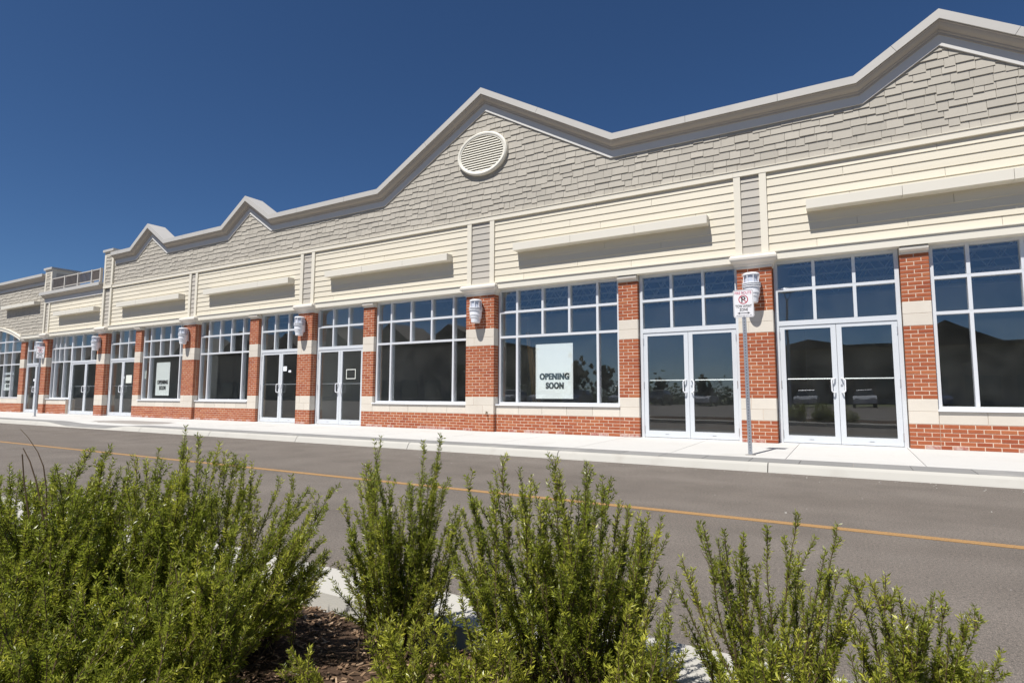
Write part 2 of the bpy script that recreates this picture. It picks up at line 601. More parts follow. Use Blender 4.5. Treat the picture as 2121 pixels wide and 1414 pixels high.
# kerb: profile swept along x in segments
seg = 0
curb = empty('curb', (0, 0, 0)); tag(curb, 'pale concrete kerb between road and pavement', None, None, 'structure')
x = -60.0 + 1.1
jn = []
while x < 30:
    x1 = min(30, x + 3.05)
    b = MB(); i = b.mi('curb'); k = 0
    xs = np.arange(x + .006, x1 - .006 + .001, .25).tolist()
    if xs[-1] < x1 - .007: xs.append(x1 - .006)
    rings = []
    for xx in xs:
        h = curb_h(xx)
        rings.append([(xx, 8.26, -.02), (xx, 8.275, h * .1 + .002), (xx, 8.315, max(.012, h - .028)), (xx, 8.335, max(.014, h - .008)), (xx, 8.35, max(.015, h)), (xx, 8.388, h + .002), (xx, 8.388, -.02)])
    for r_ in rings: b.v += r_
    c = 7
    for j in range(len(xs) - 1):
        for a in range(c - 1):
            b.f.append((j * c + a + 1, j * c + a, (j + 1) * c + a, (j + 1) * c + a + 1)); b.m.append(i)
    b.f.append(tuple(range(c))); b.f.append(tuple((len(xs) - 1) * c + q for q in range(c))[::-1]); b.m += [i, i]
    b.build('kerb_stone', curb, recalc=True)
    x = x1
walk = MB(); walk.box(-60, 30, 8.30, 12.0, -.3, -.012, 'joint')
sw = walk.build('sidewalk'); tag(sw, 'bright pale concrete pavement along the shop fronts', None, None, 'structure')
def slab(x0, x1, y0, y1, m, name, n=1):
    b = MB(); i = b.mi(m)
    xs = np.linspace(x0, x1, n + 1)
    for a in range(n):
        p = [(xs[a], y0), (xs[a + 1], y0), (xs[a + 1], y1), (xs[a], y1)]
        sk = []
        if a > 0: sk.append('l')
        if a < n - 1: sk.append('r')
        b.hexa([(u, v, walk_z(u, v) - .10 - .05) for u, v in p] + [(u, v, walk_z(u, v)) for u, v in p], m, skip=['bot'] + sk)
    return b.build(name, sw)
x = -37.6 + .01
while x < XR:
    n = 4 if -23 < x < -16 else 1
    slab(x + .004, x + 1.596, 9.17, 10.6, 'walk', 'paving_slab', n)
    slab(x + .004, x + 1.596, 10.604, 12.0, 'walk', 'paving_slab', n)
    slab(x + .004, x + 1.596, 8.912, 9.162, 'walk', 'edging_slab', n)
    x += 1.6
x = -37.8
while x < XR:
    slab(x + .004, x + .606, 8.394, 8.905, 'paver', 'paver', 2 if -23 < x < -16 else 1)
    x += .61
# joint fill just below the slabs
b = MB(); i = b.mi('joint')
xs = np.arange(-37.8, XR, .5); ys = [8.385, 8.9, 9.5, 12.0]
for j in range(len(xs) - 1):
    for q in range(3):
        b.face([(u, v, walk_z(u, v) - .009) for u, v in ((xs[j], ys[q]), (xs[j + 1], ys[q]), (xs[j + 1], ys[q + 1]), (xs[j], ys[q + 1]))], 'joint')
b.build('joint_fill', sw)

b = MB()
for q in range(900):
    u = rnd.uniform(-24, 6); v = 8.25 - abs(rnd.gauss(0, .22)) if q % 3 else rnd.uniform(2.3, 8.2)
    g_ = rnd.uniform(.003, .0075) * (1.5 if rnd.random() < .03 else 1)
    a_ = rnd.uniform(0, PI); dx_, dy_ = g_ * math.cos(a_), g_ * math.sin(a_)
    b.hexa([(u - dx_, v - dy_, -.001), (u + dy_, v - dx_, -.001), (u + dx_, v + dy_, -.001), (u - dy_, v + dx_, -.001), (u - dx_ * .6, v - dy_ * .5, g_ * .8), (u + dy_ * .5, v - dx_ * .6, g_ * .9), (u + dx_ * .7, v + dy_ * .6, g_ * .7), (u - dy_ * .6, v + dx_ * .5, g_ * .8)], rnd.choice(('curb', 'joint', 'joint', 'paver')), skip=('bot',))
o = b.build('road_grit'); tag(o, 'loose grit and small stones scattered on the road and along the kerb', None, None, 'stuff')

# planting island under the camera
isl = MB()
IX0, IX1, IY0, IY1, CW = -7.5, 3.2, -1.6, 2.17, .32
ring_o, ring_i = [], []
def rrect(x0, x1, y0, y1, r, n=7):
    pts = []
    for cx_, cy_, a in ((x1 - r, y1 - r, 0), (x0 + r, y1 - r, PI / 2), (x0 + r, y0 + r, PI), (x1 - r, y0 + r, 1.5 * PI)):
        for q in range(n + 1):
            t = a + PI / 2 * q / n
            pts.append((cx_ + r * math.cos(t), cy_ + r * math.sin(t)))
    return pts
loops = [(rrect(IX0 - .03, IX1 + .03, IY0 - .03, IY1 + .03, 1.23), -.02), (rrect(IX0, IX1, IY0, IY1, 1.2), .10), (rrect(IX0 + .03, IX1 - .03, IY0 + .03, IY1 - .03, 1.17), .125),
         (rrect(IX0 + CW, IX1 - CW, IY0 + CW, IY1 - CW, .9), .13), (rrect(IX0 + CW + .01, IX1 - CW - .01, IY0 + CW + .01, IY1 - CW - .01, .89), .0)]
i = isl.mi('curb'); n = len(loops[0][0])
for pts, z in loops: isl.v += [(u, v, z) for u, v in pts]
for a in range(len(loops) - 1):
    for q in range(n):
        r_ = (q + 1) % n
        isl.f.append((a * n + q, a * n + r_, (a + 1) * n + r_, (a + 1) * n + q)); isl.m.append(i)
o = isl.build('island_curb', recalc=True); tag(o, 'white concrete kerb round the shrub bed', None, None, 'structure')
# soil, gently uneven
def soil_z(x, y):
    return .105 + .02 * math.sin(x * 3.1 + y * 2) + .015 * math.sin(x * 7.3 - y * 5.1) - .05 * max(0, (y - 1.5) / .35)
b = MB(); i = b.mi('soil')
nx, ny = 110, 40
xs = np.linspace(IX0 + CW - .02, IX1 - CW + .02, nx); ys = np.linspace(IY0 + CW - .02, IY1 - CW + .02, ny)
for v in ys:
    for u in xs: b.v.append((u, v, min(.124, soil_z(u, v) + rnd.uniform(-.008, .008))))
for a in range(ny - 1):
    for q in range(nx - 1):
        b.f.append((a * nx + q, a * nx + q + 1, (a + 1) * nx + q + 1, (a + 1) * nx + q)); b.m.append(i)
o = b.build('planting_bed'); tag(o, 'dark mulched soil bed inside the white kerb', None, None, 'structure')
b = MB()
for q in range(9000):
    u, v = rnd.uniform(-3.2, .9), rnd.uniform(.55, 1.84)
    L, W_, T = rnd.uniform(.008, .035), rnd.uniform(.004, .010), rnd.uniform(.0015, .004)
    a, t_ = rnd.uniform(0, PI), rnd.uniform(-.5, .5)
    d = Vector((math.cos(a) * math.cos(t_), math.sin(a) * math.cos(t_), math.sin(t_)))
    p = Vector((u, v, min(.124, soil_z(u, v)) + .006))
    b.bar(p - d * L / 2, p + d * L / 2, W_, T, 'chip%d' % rnd.choice((0, 0, 1, 1, 2)))
o = b.build('mulch_chips'); tag(o, 'brown wood chip mulch lying between the shrubs', None, None, 'stuff')

# ------------------------------------------------------------------ the plaza building
B = empty('storefront_building', (-15, 11.6, 0))
bpy.context.view_layer.update()
_Binv = B.matrix_world.inverted()
def bpart(o):
    """parent to the building keeping world coordinates"""
    o.parent = B
    o.matrix_parent_inverse = _Binv
    return o
tag(B, 'long single-storey shop plaza with brick piers, cream clapboard and grey shingled gables', 'building')

def cam_px(x, y, z):
    v = Vector((x, y, z - CAM_H))
    d = v.dot(_f)
    return (1060.5 + FPX * v.dot(_r) / d, 707 - FPX * v.dot(_u) / d) if d > .1 else (-9e9, -9e9)
def seen_area(x0, x1, y, z0, z1):
    a, c, d, e = cam_px(x0, y, z0), cam_px(x1, y, z0), cam_px(x1, y, z1), cam_px(x0, y, z1)
    cx_, cy_ = (a[0] + d[0]) / 2, (a[1] + d[1]) / 2
    cx2 = (c[0] + e[0]) / 2
    if max(a[0], c[0]) < 0 or min(a[0], c[0]) > 2121 or max(a[1], e[1]) < 0 or min(a[1], e[1]) > 1414: return 0
    return abs((c[0] - a[0]) * (e[1] - a[1]))

bricks = []      # (parent, x0, x1, y0, y1, z0, z1, tone, visible_area)
BJ = .0115
def tone_pick(bottom=False):
    if bottom and rnd.random() < .55: return 'brick_pale'
    return 'brick%d' % rnd.choice((0, 0, 1, 2, 2, 3, 4, 5, 5))
def brick_row(par, x0, x1, yf, z, odd, bottom, phase=0.0):
    x = x0 - (.1016 if odd else 0) - phase
    while x < x1 - .012:
        a, c = max(x0, x), min(x1, x + .2032 - BJ)
        if c - a > .025:
            if x1 - (x + .2032) < .06: c = x1
            dy = rnd.uniform(-.002, .0015)
            bricks.append((par, a, c, yf + dy, yf + .09, z + BJ / 2, z + CO - BJ / 2, tone_pick(bottom), seen_area(a, c, yf, z, z + CO)))
            if c == x1: break
        x += .2032
def side_bricks(par, xf, sgn, y0, y1, z, odd, bottom):
    # returns on the side of a pier: a second brick behind the corner brick
    ya = y0 + .09 + BJ if not odd else y0 + .10
    if y1 - ya > .02:
        a, c = (xf - .09, xf) if sgn > 0 else (xf, xf + .09)
        bricks.append((par, a, c, ya, y1, z + BJ / 2, z + CO - BJ / 2, tone_pick(bottom), seen_area(xf, xf + .04, y0, z, z + CO)))
def stone(par, x0, x1, y0, y1, z0, z1, m='stone'):
    b = MB(); g = .0022
    c_ = .004
    x0 += g; x1 -= g; z0 += g; z1 -= g
    b.hexa([(x0, y0 + c_, z0), (x1, y0 + c_, z0), (x1, y1, z0), (x0, y1, z0), (x0, y0 + c_, z1), (x1, y0 + c_, z1), (x1, y1, z1), (x0, y1, z1)], m, skip=('f',))
    e = c_
    f_ = [(x0 + e, y0, z0 + e), (x1 - e, y0, z0 + e), (x1 - e, y0, z1 - e), (x0 + e, y0, z1 - e)]
    k = [(x0, y0 + c_, z0), (x1, y0 + c_, z0), (x1, y0 + c_, z1), (x0, y0 + c_, z1)]
    b.face(f_, m)
    for q in range(4):
        r_ = (q + 1) % 4
        b.face([k[q], k[r_], f_[r_], f_[q]], m)
    return b.build('stone_block', par)

def pier(x0, x1, yf, big, full_base=True, sides=(True, True), yback=11.70):
    """x0, x1: true x of the brick face"""
    core = MB()
    r = .0045
    core.box(x0 + r, x1 - r, yf + r, 11.95, ZB - .12, Z5 + .05, 'mortar')
    P = bpart(core.build('brick_pier'))
    P_inv = None
    def zone(za, n, cnt0, zbot=False):
        for k in range(n):
            odd = (k + cnt0) % 2 == 1
            bot = zbot and k == 0
            brick_row(P, x0, x1, yf, za + k * CO, odd, bot)
            for sg, on, xf in ((-1, sides[0], x0), (1, sides[1], x1)):
                if on: side_bricks(P, xf, sg, yf, yback, za + k * CO, odd, bot)
    zone(ZB, 6, 0, True)
    zone(Z2, 18, 0)
    zone(Z4, 12, 1)
    W_ = x1 - x0
    for za, zb, sp in ((Z1, ZS, .62), (ZS, Z2, .3), (Z3, Z3 + 3 * CO, .3), (Z3 + 3 * CO, Z4, .66)):
        if W_ > .5:
            xm = x0 + W_ * sp
            stone(P, x0, xm, yf - .001, yback, za, zb); stone(P, xm, x1, yf - .001, yback, za, zb)
        else:
            stone(P, x0, x1, yf - .001, yback, za, zb)
    # capital
    if big:
        prof = [(-.06, Z5), (.02, Z5), (.022, Z5 + .052), (.045, Z5 + .06), (.055, Z5 + .085), (.085, Z5 + .115), (.118, Z5 + .13), (.138, Z5 + .16), (.142, Z5 + .195), (.13, Z5 + .228), (.10, Z5 + .248), (-.06, Z5 + .25)]
        e = .0
    else:
        prof = [(-.06, Z5), (.012, Z5), (.014, Z5 + .036), (.03, Z5 + .04), (.06, Z5 + .046), (.075, Z5 + .062), (.08, Z5 + .085), (.075, Z5 + .105), (.06, Z5 + .118), (.0, ZL - .004), (-.06, ZL - .004)]
        e = .0
    b = MB(); i = b.mi('capital')
    # wraps the pier: front and both returns
    rings = []
    for o_, z_ in prof:
        oo = max(0, o_) if big else 0
        rings.append([(x0 - oo * .75, yback + .04, z_), (x0 - oo * .75, yf - o_, z_), (x1 + oo * .75, yf - o_, z_), (x1 + oo * .75, yback + .04, z_)])
    for r_ in rings: b.v += r_
    for j in range(len(prof) - 1):
        for a in range(3):
            b.f.append((j * 4 + a, j * 4 + a + 1, (j + 1) * 4 + a + 1, (j + 1) * 4 + a)); b.m.append(i)
    b.f.append((0, 1, 2, 3)); q = (len(prof) - 1) * 4; b.f.append((q + 3, q + 2, q + 1, q)); b.m += [i, i]
    b.build('capital', P, recalc=True)
    return P

def axp(a, y): return AX(a, y)
PIERS = {}
for k, (a, c) in {1: (-1.752, -1.137), 2: (-8.07, -7.258), 3: (-14.2, -13.588), 4: (-20.17, -19.46), 5: (-26.2, -25.56), 6: (-31.13, -30.66), 0: (4.40, 5.20)}.items():
    PIERS[k] = (axp(a, YP), axp(c, YP))
NARROW = {'n1': (.856, 1.262), 'n2': (-4.14, -3.72), 'n3': (-11.53, -11.125), 'n4': (-16.48, -16.05), 'n5': (-23.33, -22.92), 'n7': (-33.33, -32.87)}
LOW = []    # low walls: x0, x1, narrow pier edge
for k, (a, c) in PIERS.items():
    pier(a, c, YP, True)
for k, (a, c) in NARROW.items():
    pier(a, c, YN, False)

def low_wall(x0, x1, wx0, wx1):
    """x0..x1 brick plinth and sill stones; window between wx0 and wx1"""
    b = MB(); r = .0045
    b.box(x0, x1, YN + r, 11.95, ZB - .12, Z1 + .03, 'mortar')
    b.box(x0, x1, YN + .012, 11.95, Z1 + .03, ZS + .0, 'mortar')
    P = bpart(b.build('low_wall'))
    for k in range(6):
        brick_row(P, x0 + .004, x1 - .004, YN, ZB + k * CO, k % 2 == 1, k == 0, .05)
    n = max(2, round((x1 - x0) / .61))
    xs = [x0 + (x1 - x0) * q / n for q in range(n + 1)]
    for q in range(n):
        stone(P, xs[q], xs[q + 1], YN - .001, 11.70, Z1, ZS)
    return P

def frame_bar(b, x0, x1, z0, z1, m='alu', y0=YF, y1=11.83):
    b.box(x0, x1, y0, y1, z0, z1, m)
def pane(par, x0, x1, z0, z1, y=YG):
    b = MB(); b.box(x0, x1, y, y + .012, z0, z1, 'glass')
    b.build('pane', par)
ZG0, ZGB = 1 - .172, 1 - .235   # glass bottom and frame bottom of windows
ZM1, ZM2, ZGT = 1 + 1.957, 1 + 1.364, 1 + 2.462
FW = .052

def window(x0, x1, cols, lower, ztop=ZL, rows=(ZM2, ZM1), sill=True):
    """cols: mullion centres of the upper rows; lower: those of the bottom row"""
    b = MB()
    zs = [ZG0] + list(rows) + [ZGT]
    frame_bar(b, x0, x0 + FW, ZGB, ztop); frame_bar(b, x1 - FW, x1, ZGB, ztop)
    frame_bar(b, x0 + FW, x1 - FW, ZGB, ZG0); frame_bar(b, x0 + FW, x1 - FW, ZGT, ztop)
    h = FW / 2
    for z in rows: frame_bar(b, x0 + FW, x1 - FW, z - h, z + h)
    for j in range(len(zs) - 1):
        za = zs[j] + (h if j else 0); zb = zs[j + 1] - (h if j < len(zs) - 2 else 0)
        for c in (lower if j == 0 else cols): frame_bar(b, c - h, c + h, za, zb, y0=YF - .002)
    W_ = bpart(b.build('window'))
    for j in range(len(zs) - 1):
        za = zs[j] + (h if j else 0); zb = zs[j + 1] - (h if j < len(zs) - 2 else 0)
        xs = [x0 + FW - h] + list(lower if j == 0 else cols) + [x1 - FW + h]
        for q in range(len(xs) - 1): pane(W_, xs[q] + h, xs[q + 1] - h, za, zb)
    if sill:
        s_ = MB()
        s_.hexa([(x0 - .02, YN - .035, ZS + .004), (x1 + .02, YN - .035, ZS + .004), (x1 + .02, YF + .06, ZS + .004), (x0 - .02, YF + .06, ZS + .004),
                 (x0 - .02, YN - .035, ZS + .036), (x1 + .02, YN - .035, ZS + .036), (x1 + .02, YF + .06, ZGB - .004), (x0 - .02, YF + .06, ZGB - .004)], 'sill')
        s_.build('sill', W_)
    return W_

def door(x0, x1, cols, swap=False):
    """double glazed door with a transom of two rows"""
    b = MB(); h = FW / 2
    j_ = .062
    zb, zh0, zh1 = ZB + .012, 1 + 1.285, 1 + 1.375
    for a, c in ((x0, x0 + j_), (x1 - j_, x1)): frame_bar(b, a, c, zb - .02, ZL, 'alu_door')
    frame_bar(b, x0 + j_, x1 - j_, zh0, zh1, 'alu_door'); frame_bar(b, x0 + j_, x1 - j_, ZGT, ZL, 'alu_door')
    frame_bar(b, x0 + j_, x1 - j_, ZM1 - h, ZM1 + h, 'alu_door')
    for c in cols:
        frame_bar(b, c - h, c + h, zh1, ZM1 - h, 'alu_door', YF - .002); frame_bar(b, c - h, c + h, ZM1 + h, ZGT, 'alu_door', YF - .002)
    b.box(x0 + j_, x1 - j_, YF - .01, 11.86, zb - .05, zb + .002, 'steel')
    D_ = bpart(b.build('door'))
    xs = [x0 + j_ - h] + list(cols) + [x1 - j_ + h]
    for za, zc in ((zh1, ZM1 - h), (ZM1 + h, ZGT)):
        for q in range(len(xs) - 1): pane(D_, xs[q] + h, xs[q + 1] - h, za, zc)
    xm = (x0 + x1) / 2
    for a, c, sg in ((x0 + j_ + .004, xm - .003, 1), (xm + .003, x1 - j_ - .004, -1)):
        L = MB(); y0, y1 = YF + .012, YF + .058
        z0_, z1_ = zb + .008, zh0 - .006
        st, tr_, br = .083, .062, .125
        L.box(a, a + st, y0, y1, z0_, z1_, 'alu_door'); L.box(c - st, c, y0, y1, z0_, z1_, 'alu_door')
        L.box(a + st, c - st, y0, y1, z1_ - tr_, z1_, 'alu_door'); L.box(a + st, c - st, y0, y1, z0_, z0_ + br, 'alu_door')
        L.box((a + c) / 2 - .035, (a + c) / 2 + .035, y0 - .003, y0, z0_ + .058, z0_ + .063, 'hole')
        L.build('door_leaf', D_)
        pane(D_, a + st, c - st, z0_ + br, z1_ - tr_, YF + .03)
        p_ = MB()
        p_.tube([(a + .05, y1 + .045, 1.302), (c - .05, y1 + .045, 1.302)], .013, 'steel', 8)
        for xx in (a + .05, c - .05): p_.box(xx - .014, xx + .014, y1, y1 + .05, 1.285, 1.320, 'steel')
        p_.build('push_bar', D_)
        hx = (c - .045) if sg > 0 else (a + .045)
        hd = MB(); bow = -.055 * sg
        zt, zb2, yo = 1.302, 1.055, y0 - .062
        hd.tube([(hx, y0, zt), (hx + bow * .25, yo + .015, zt), (hx + bow * .6, yo, zt - .004), (hx + bow, yo, zt - .03), (hx + bow, yo, zb2 + .03), (hx + bow * .6, yo, zb2 + .004), (hx + bow * .25, yo + .015, zb2), (hx, y0, zb2)], .0125, 'lampwhite', 8)
        hd.build('handle', D_, smooth=True)
        if sg < 0:
            lk = MB(); lk.tube([(hx, y0 - .012, 1.19), (hx, y0, 1.19)], .017, 'steel', 10); lk.build('lock', D_)
        hg = a if sg > 0 else c
        for zz in (.25, 1.15, 2.05):
            g_ = MB(); g_.tube([(hg, y0 - .008, zz), (hg, y0 - .008, zz + .13)], .011, 'steel', 8); g_.build('hinge', D_)
    return D_

def wcols(x0, x1):
    s = (x1 - x0) / 3.0
    return [x0 + .5 * s, x0 + 1.167 * s, x0 + 1.833 * s, x0 + 2.5 * s], [x0 + .5 * s, x0 + 2.5 * s]
P, N = PIERS, NARROW
# windows: between a big pier and a narrow pier; (left edge, right edge)
WIN = {'WR': (N['n1'][1], P[0][0]), 'W2': (P[2][1], N['n2'][0]), 'W3': (N['n3'][1], P[2][0]), 'W4': (P[4][1], N['n4'][0]), 'W5': (N['n5'][1], P[4][0])}
for k, (a, c) in WIN.items():
    lo = a if k in ('W2', 'W4') else N[{'WR': 'n1', 'W3': 'n3', 'W5': 'n5'}[k]][1]
    low_wall(a + .001, c - .001, a, c)
    cu, cl = wcols(a + .012, c - .012)
    window(a + .012, c - .012, cu, cl)
DOORS = {'D1': (P[1][1], N['n1'][0]), 'D2': (N['n2'][1], P[1][0]), 'D3': (P[3][1], N['n3'][0]), 'D4': (N['n4'][1], P[3][0]), 'D5': (P[5][1], N['n5'][0]), 'D7': (N['n7'][1], P[6][0])}
for k, (a, c) in DOORS.items():
    a += .012; c -= .012
    w3 = (c - a - .06) / 3
    door(a, c, [a + .03 + w3, a + .03 + 2 * w3])
# entry between P6 and P5: three-part window with a door at its right
a, c = P[6][1], P[5][0]
dx0 = AX(-28.16, YG)
low_wall(a + .001, dx0 - .02, a, dx0)
window(a + .012, dx0 - .012, [AX(-29.65, YG), AX(-29.27, YG), AX(-28.83, YG)], [AX(-29.63, YG), AX(-28.83, YG)])
w3 = (c - dx0 - .07) / 3
door(dx0 - .011, c - .012, [dx0 + .02 + w3, dx0 + .02 + 2 * w3])
# arched window at the far end
ax1 = N['n7'][0]; axc = AX(-36.2, YG); ax0 = 2 * axc - ax1
low_wall(ax0 + .001, ax1 - .001, ax0, ax1)
ARC_Z, ARC_R = ZL - .03, .60
def arc_z(x, extra=0.0):
    t = (x - axc) / (ax1 - axc)
    hw = ax1 - axc; R_ = (hw * hw + ARC_R * ARC_R) / (2 * ARC_R)
    return ARC_Z + ARC_R - R_ + math.sqrt(max(0, (R_ + extra) ** 2 - (x - axc) ** 2))
b = MB(); h = FW / 2
frame_bar(b, ax0 + .01, ax0 + .01 + FW, ZGB, ARC_Z); frame_bar(b, ax1 - .01 - FW, ax1 - .01, ZGB, ARC_Z); frame_bar(b, ax0 + .01 + FW, ax1 - .01 - FW, ZGB, ZG0)
mcols = [axc + .87 * (q - 2.5) for q in range(6)]
rows = [ZM2, ZM1, ZGT + .01]
for z in rows: frame_bar(b, ax0 + .062, ax1 - .062, z - h, z + h)
zs = [ZG0] + rows
for j in range(3):
    for c in mcols: frame_bar(b, c - h, c + h, zs[j] + (h if j else 0), zs[j + 1] - h, y0=YF - .002)
for c in mcols: frame_bar(b, c - h, c + h, rows[-1] + h, arc_z(c) - .02, y0=YF - .002)
W7 = bpart(b.build('arched_window'))
for j in range(3):
    xs = [ax0 + .036] + mcols + [ax1 - .036]
    for q in range(7): pane(W7, xs[q] + h, xs[q + 1] - h, zs[j] + (h if j else 0), zs[j + 1] - h)
xs = [ax0 + .1] + mcols + [ax1 - .1]
for q in range(7):
    g = MB(); xa, xb = xs[q] + h, xs[q + 1] - h
    top = [(xb + (xa - xb) * t / 6, max(rows[-1] + h + .005, arc_z(xb + (xa - xb) * t / 6) - .02)) for t in range(7)]
    g.prism([(xa, rows[-1] + h), (xb, rows[-1] + h)] + top, YG, YG + .012, 'glass'); g.build('pane', W7)
b = MB()
xs = np.linspace(ax0 - .12, ax1 + .12, 41)
poly = [(x, arc_z(x, .17) if ax0 <= x <= ax1 else arc_z(x, .17)) for x in xs]
i = b.mi('lintel')
for q in range(40):
    xa, xb = xs[q], xs[q + 1]
    b.hexa([(xa, 11.50, arc_z(xa)), (xb, 11.50, arc_z(xb)), (xb, 11.72, arc_z(xb)), (xa, 11.72, arc_z(xa)), (xa, 11.50, arc_z(xa, .16)), (xb, 11.50, arc_z(xb, .16)), (xb, 11.72, arc_z(xb, .16)), (xa, 11.72, arc_z(xa, .16))], 'lintel', skip=('l', 'r'))
    b.hexa([(xa, 11.475, arc_z(xa, .13)), (xb, 11.475, arc_z(xb, .13)), (xb, 11.4995, arc_z(xb, .13)), (xa, 11.4995, arc_z(xa, .13)), (xa, 11.475, arc_z(xa, .162)), (xb, 11.475, arc_z(xb, .162)), (xb, 11.4995, arc_z(xb, .162)), (xa, 11.4995, arc_z(xa, .162))], 'lintel', skip=('l', 'r'))
bpart(b.build('arch_trim'))

# ---- lintel
lx = [P[0][1] + .4, P[1][0] + .31, P[2][0] + .4, P[3][0] + .3, P[4][0] + .35, P[5][0] + .3, ax1 + .10]
for q in range(len(lx) - 1):
    x1, x0 = lx[q], lx[q + 1]
    b = MB(); b.box(x0 + .002, x1 - .002, 11.50, 11.72, ZL, ZLT - .03, 'lintel')
    b.hexa([(x0 + .002, 11.476, ZLT - .029), (x1 - .002, 11.476, ZLT - .029), (x1 - .002, 11.72, ZLT - .029), (x0 + .002, 11.72, ZLT - .029),
            (x0 + .002, 11.476, ZLT - .012), (x1 - .002, 11.476, ZLT - .012), (x1 - .002, 11.585, ZLT), (x0 + .002, 11.585, ZLT)], 'lintel')
    bpart(b.build('lintel'))

# ---- gable outline (true coords at the fascia top, plane y = 11.42)
YC = 11.37
def gx(a): return AX(a, YC)
ZV = AZ(5.725, YC); ZPK = AZ(6.535, YC)
XEND = 5.6
LEFT_T = AX(-25.39, 11.5)
G = []
def gable(c, hw, zp): return [(gx(c - hw), ZV), (gx(c), zp), (gx(c + hw), ZV)]
roof = [(LEFT_T + .02, ZV - .0)] + gable(-23.0, 1.2, ZPK - .02) + gable(-17.06, 1.26, ZPK + .03) + gable(-7.70, 3.47, AZ(7.74, YC)) + gable(1.62, 1.29, ZPK + .02) + [(XEND, ZV)]
def roof_z(x):
    for q in range(len(roof) - 1):
        if roof[q][0] <= x <= roof[q + 1][0]:
            t = (x - roof[q][0]) / (roof[q + 1][0] - roof[q][0])
            return roof[q][1] * (1 - t) + roof[q + 1][1] * t
    return ZV
# wall behind everything
YW = 11.615
poly = [(LEFT_T, 3.52), (XEND - .05, 3.52), (XEND - .05, ZV - .08)] + [(x, z - .08) for x, z in roof[::-1][1:-1]] + [(LEFT_T, ZV - .08)]
b = MB(); b.prism(poly, YW, 11.98, 'grey_siding'); bpart(b.build('parapet_wall'))
fas = [(-.42, .03), (-.42, 0), (.20, 0), (.20, .135), (.185, .135), (.185, .02), (-.40, .02)]
def lengths(path, cuts, gap=.006):
    out, cur = [], [path[0]]
    for q in range(len(path) - 1):
        (xa, za), (xb, zb) = path[q], path[q + 1]
        for c in sorted(c for c in cuts if xa + .15 < c < xb - .15):
            t = (c - xa) / (xb - xa); z = za + (zb - za) * t; k = gap / 2 / math.hypot(1, (zb - za) / (xb - xa))
            sl_ = (zb - za) / (xb - xa)
            out.append(cur + [(c - k, z - k * sl_)]); cur = [(c + k, z + k * sl_)]
        cur.append(path[q + 1])
    return out + [cur]
for pth in lengths(roof, [-24.6, -20.2, -18.9, -14.2, -12.2, -9.3, -5.95, -2.6, -.9, .9, 2.6, 4.4]):
    b = MB(); b.sweep(pth, [(-.42, .10), (-.42, -.006), (.23, 0), (.23, .138), (.206, .138), (.206, .10)], 'fascia', True); bpart(b.build('fascia', recalc=True))
b = MB(); b.sweep(roof, [(.0, .09), (.202, .09), (.202, .150), (.186, .158), (.176, .176), (.150, .205), (.115, .222), (.084, .232), (.078, .252), (.060, .262), (.056, .290), (.0, .290)], 'crown', True); bpart(b.build('crown_moulding', recalc=True))
b = MB(); b.sweep(roof, [(.0, .286), (.034, .286), (.034, .452), (.0, .452)], 'frieze', True); bpart(b.build('frieze_board', recalc=True))

# ---- belt trim and pilasters
YT = 11.552
TRIMW = .125
pil = {1: (-1.76, -1.17), 2: (-8.06, -7.27), 3: (-14.2, -13.585), 4: (-20.01, -19.51), 5: (-26.08, -25.34), 6: (-31.23, -30.72), 0: (4.42, 5.02)}
PILX = {k: (AX(a, YT), AX(c, YT)) for k, (a, c) in pil.items()}
xs = [PILX[0][1] + .5, PILX[0][0], PILX[1][0], PILX[2][0], PILX[3][0], PILX[4][0], PILX[5][0]]
for q in range(len(xs) - 1):
    x0, x1 = xs[q + 1] + .001, xs[q] - .001
    b = MB(); b.box(x0, x1, 11.545, 11.64, ZT0, ZT1, 'trim'); b.hexa([(x0, 11.53, ZT1), (x1, 11.53, ZT1), (x1, 11.64, ZT1), (x0, 11.64, ZT1), (x0, 11.53, ZT1 + .012), (x1, 11.53, ZT1 + .012), (x1, 11.60, ZT1 + .03), (x0, 11.60, ZT1 + .03)], 'trim')
    bpart(b.build('belt_trim'))
def trim_board(x0, x1, z0, z1, y0=YT, y1=11.64, m='trim'):
    b = MB(); b.box(x0, x1, y0, y1, z0, z1, m); return bpart(b.build('trim_board'))
def planks(x0, x1, z0, z1, m, name='plank', step=.1565, maxlen=3.4):
    z = z0; row = 0
    while z < z1 - .02:
        zt = min(z1, z + step + .02)
        cuts = [x0]
        if x1 - x0 > 1.5:
            c = x0 + (.8 + (row * 1.37) % 2.1)
            while c < x1 - .3:
                cuts.append(c); c += maxlen if (row % 2) else 2.6
        cuts.append(x1)
        for q in range(len(cuts) - 1):
            a, c = cuts[q] + .0025, cuts[q + 1] - .0025
            b = MB(); ob, ot = .034, .016
            b.hexa([(a, YW - ob, z), (c, YW - ob, z), (c, YW + .02, z), (a, YW + .02, z), (a, YW - ot, zt), (c, YW - ot, zt), (c, YW + .02, zt), (a, YW + .02, zt)], m, skip=('b',))
            bpart(b.build(name))
        z += step; row += 1
for k in (0, 1, 2, 3, 4):
    a, c = PILX[k]
    trim_board(a, a + TRIMW, ZLT + .001, ZT0 - .001); trim_board(c - TRIMW, c, ZLT + .001, ZT0 - .001)
    planks(a + TRIMW, c - TRIMW, ZLT + .004, ZT0, 'grey_siding')
# siding fields between pilasters
for l, r_ in ((1, 0), (2, 1), (3, 2), (4, 3), (5, 4)):
    planks(PILX[l][1] + .001, PILX[r_][0] - .001, ZLT + .004, ZT0, 'siding')
planks(PILX[0][1] + .001, XEND - .06, ZLT + .004, ZT0, 'siding')

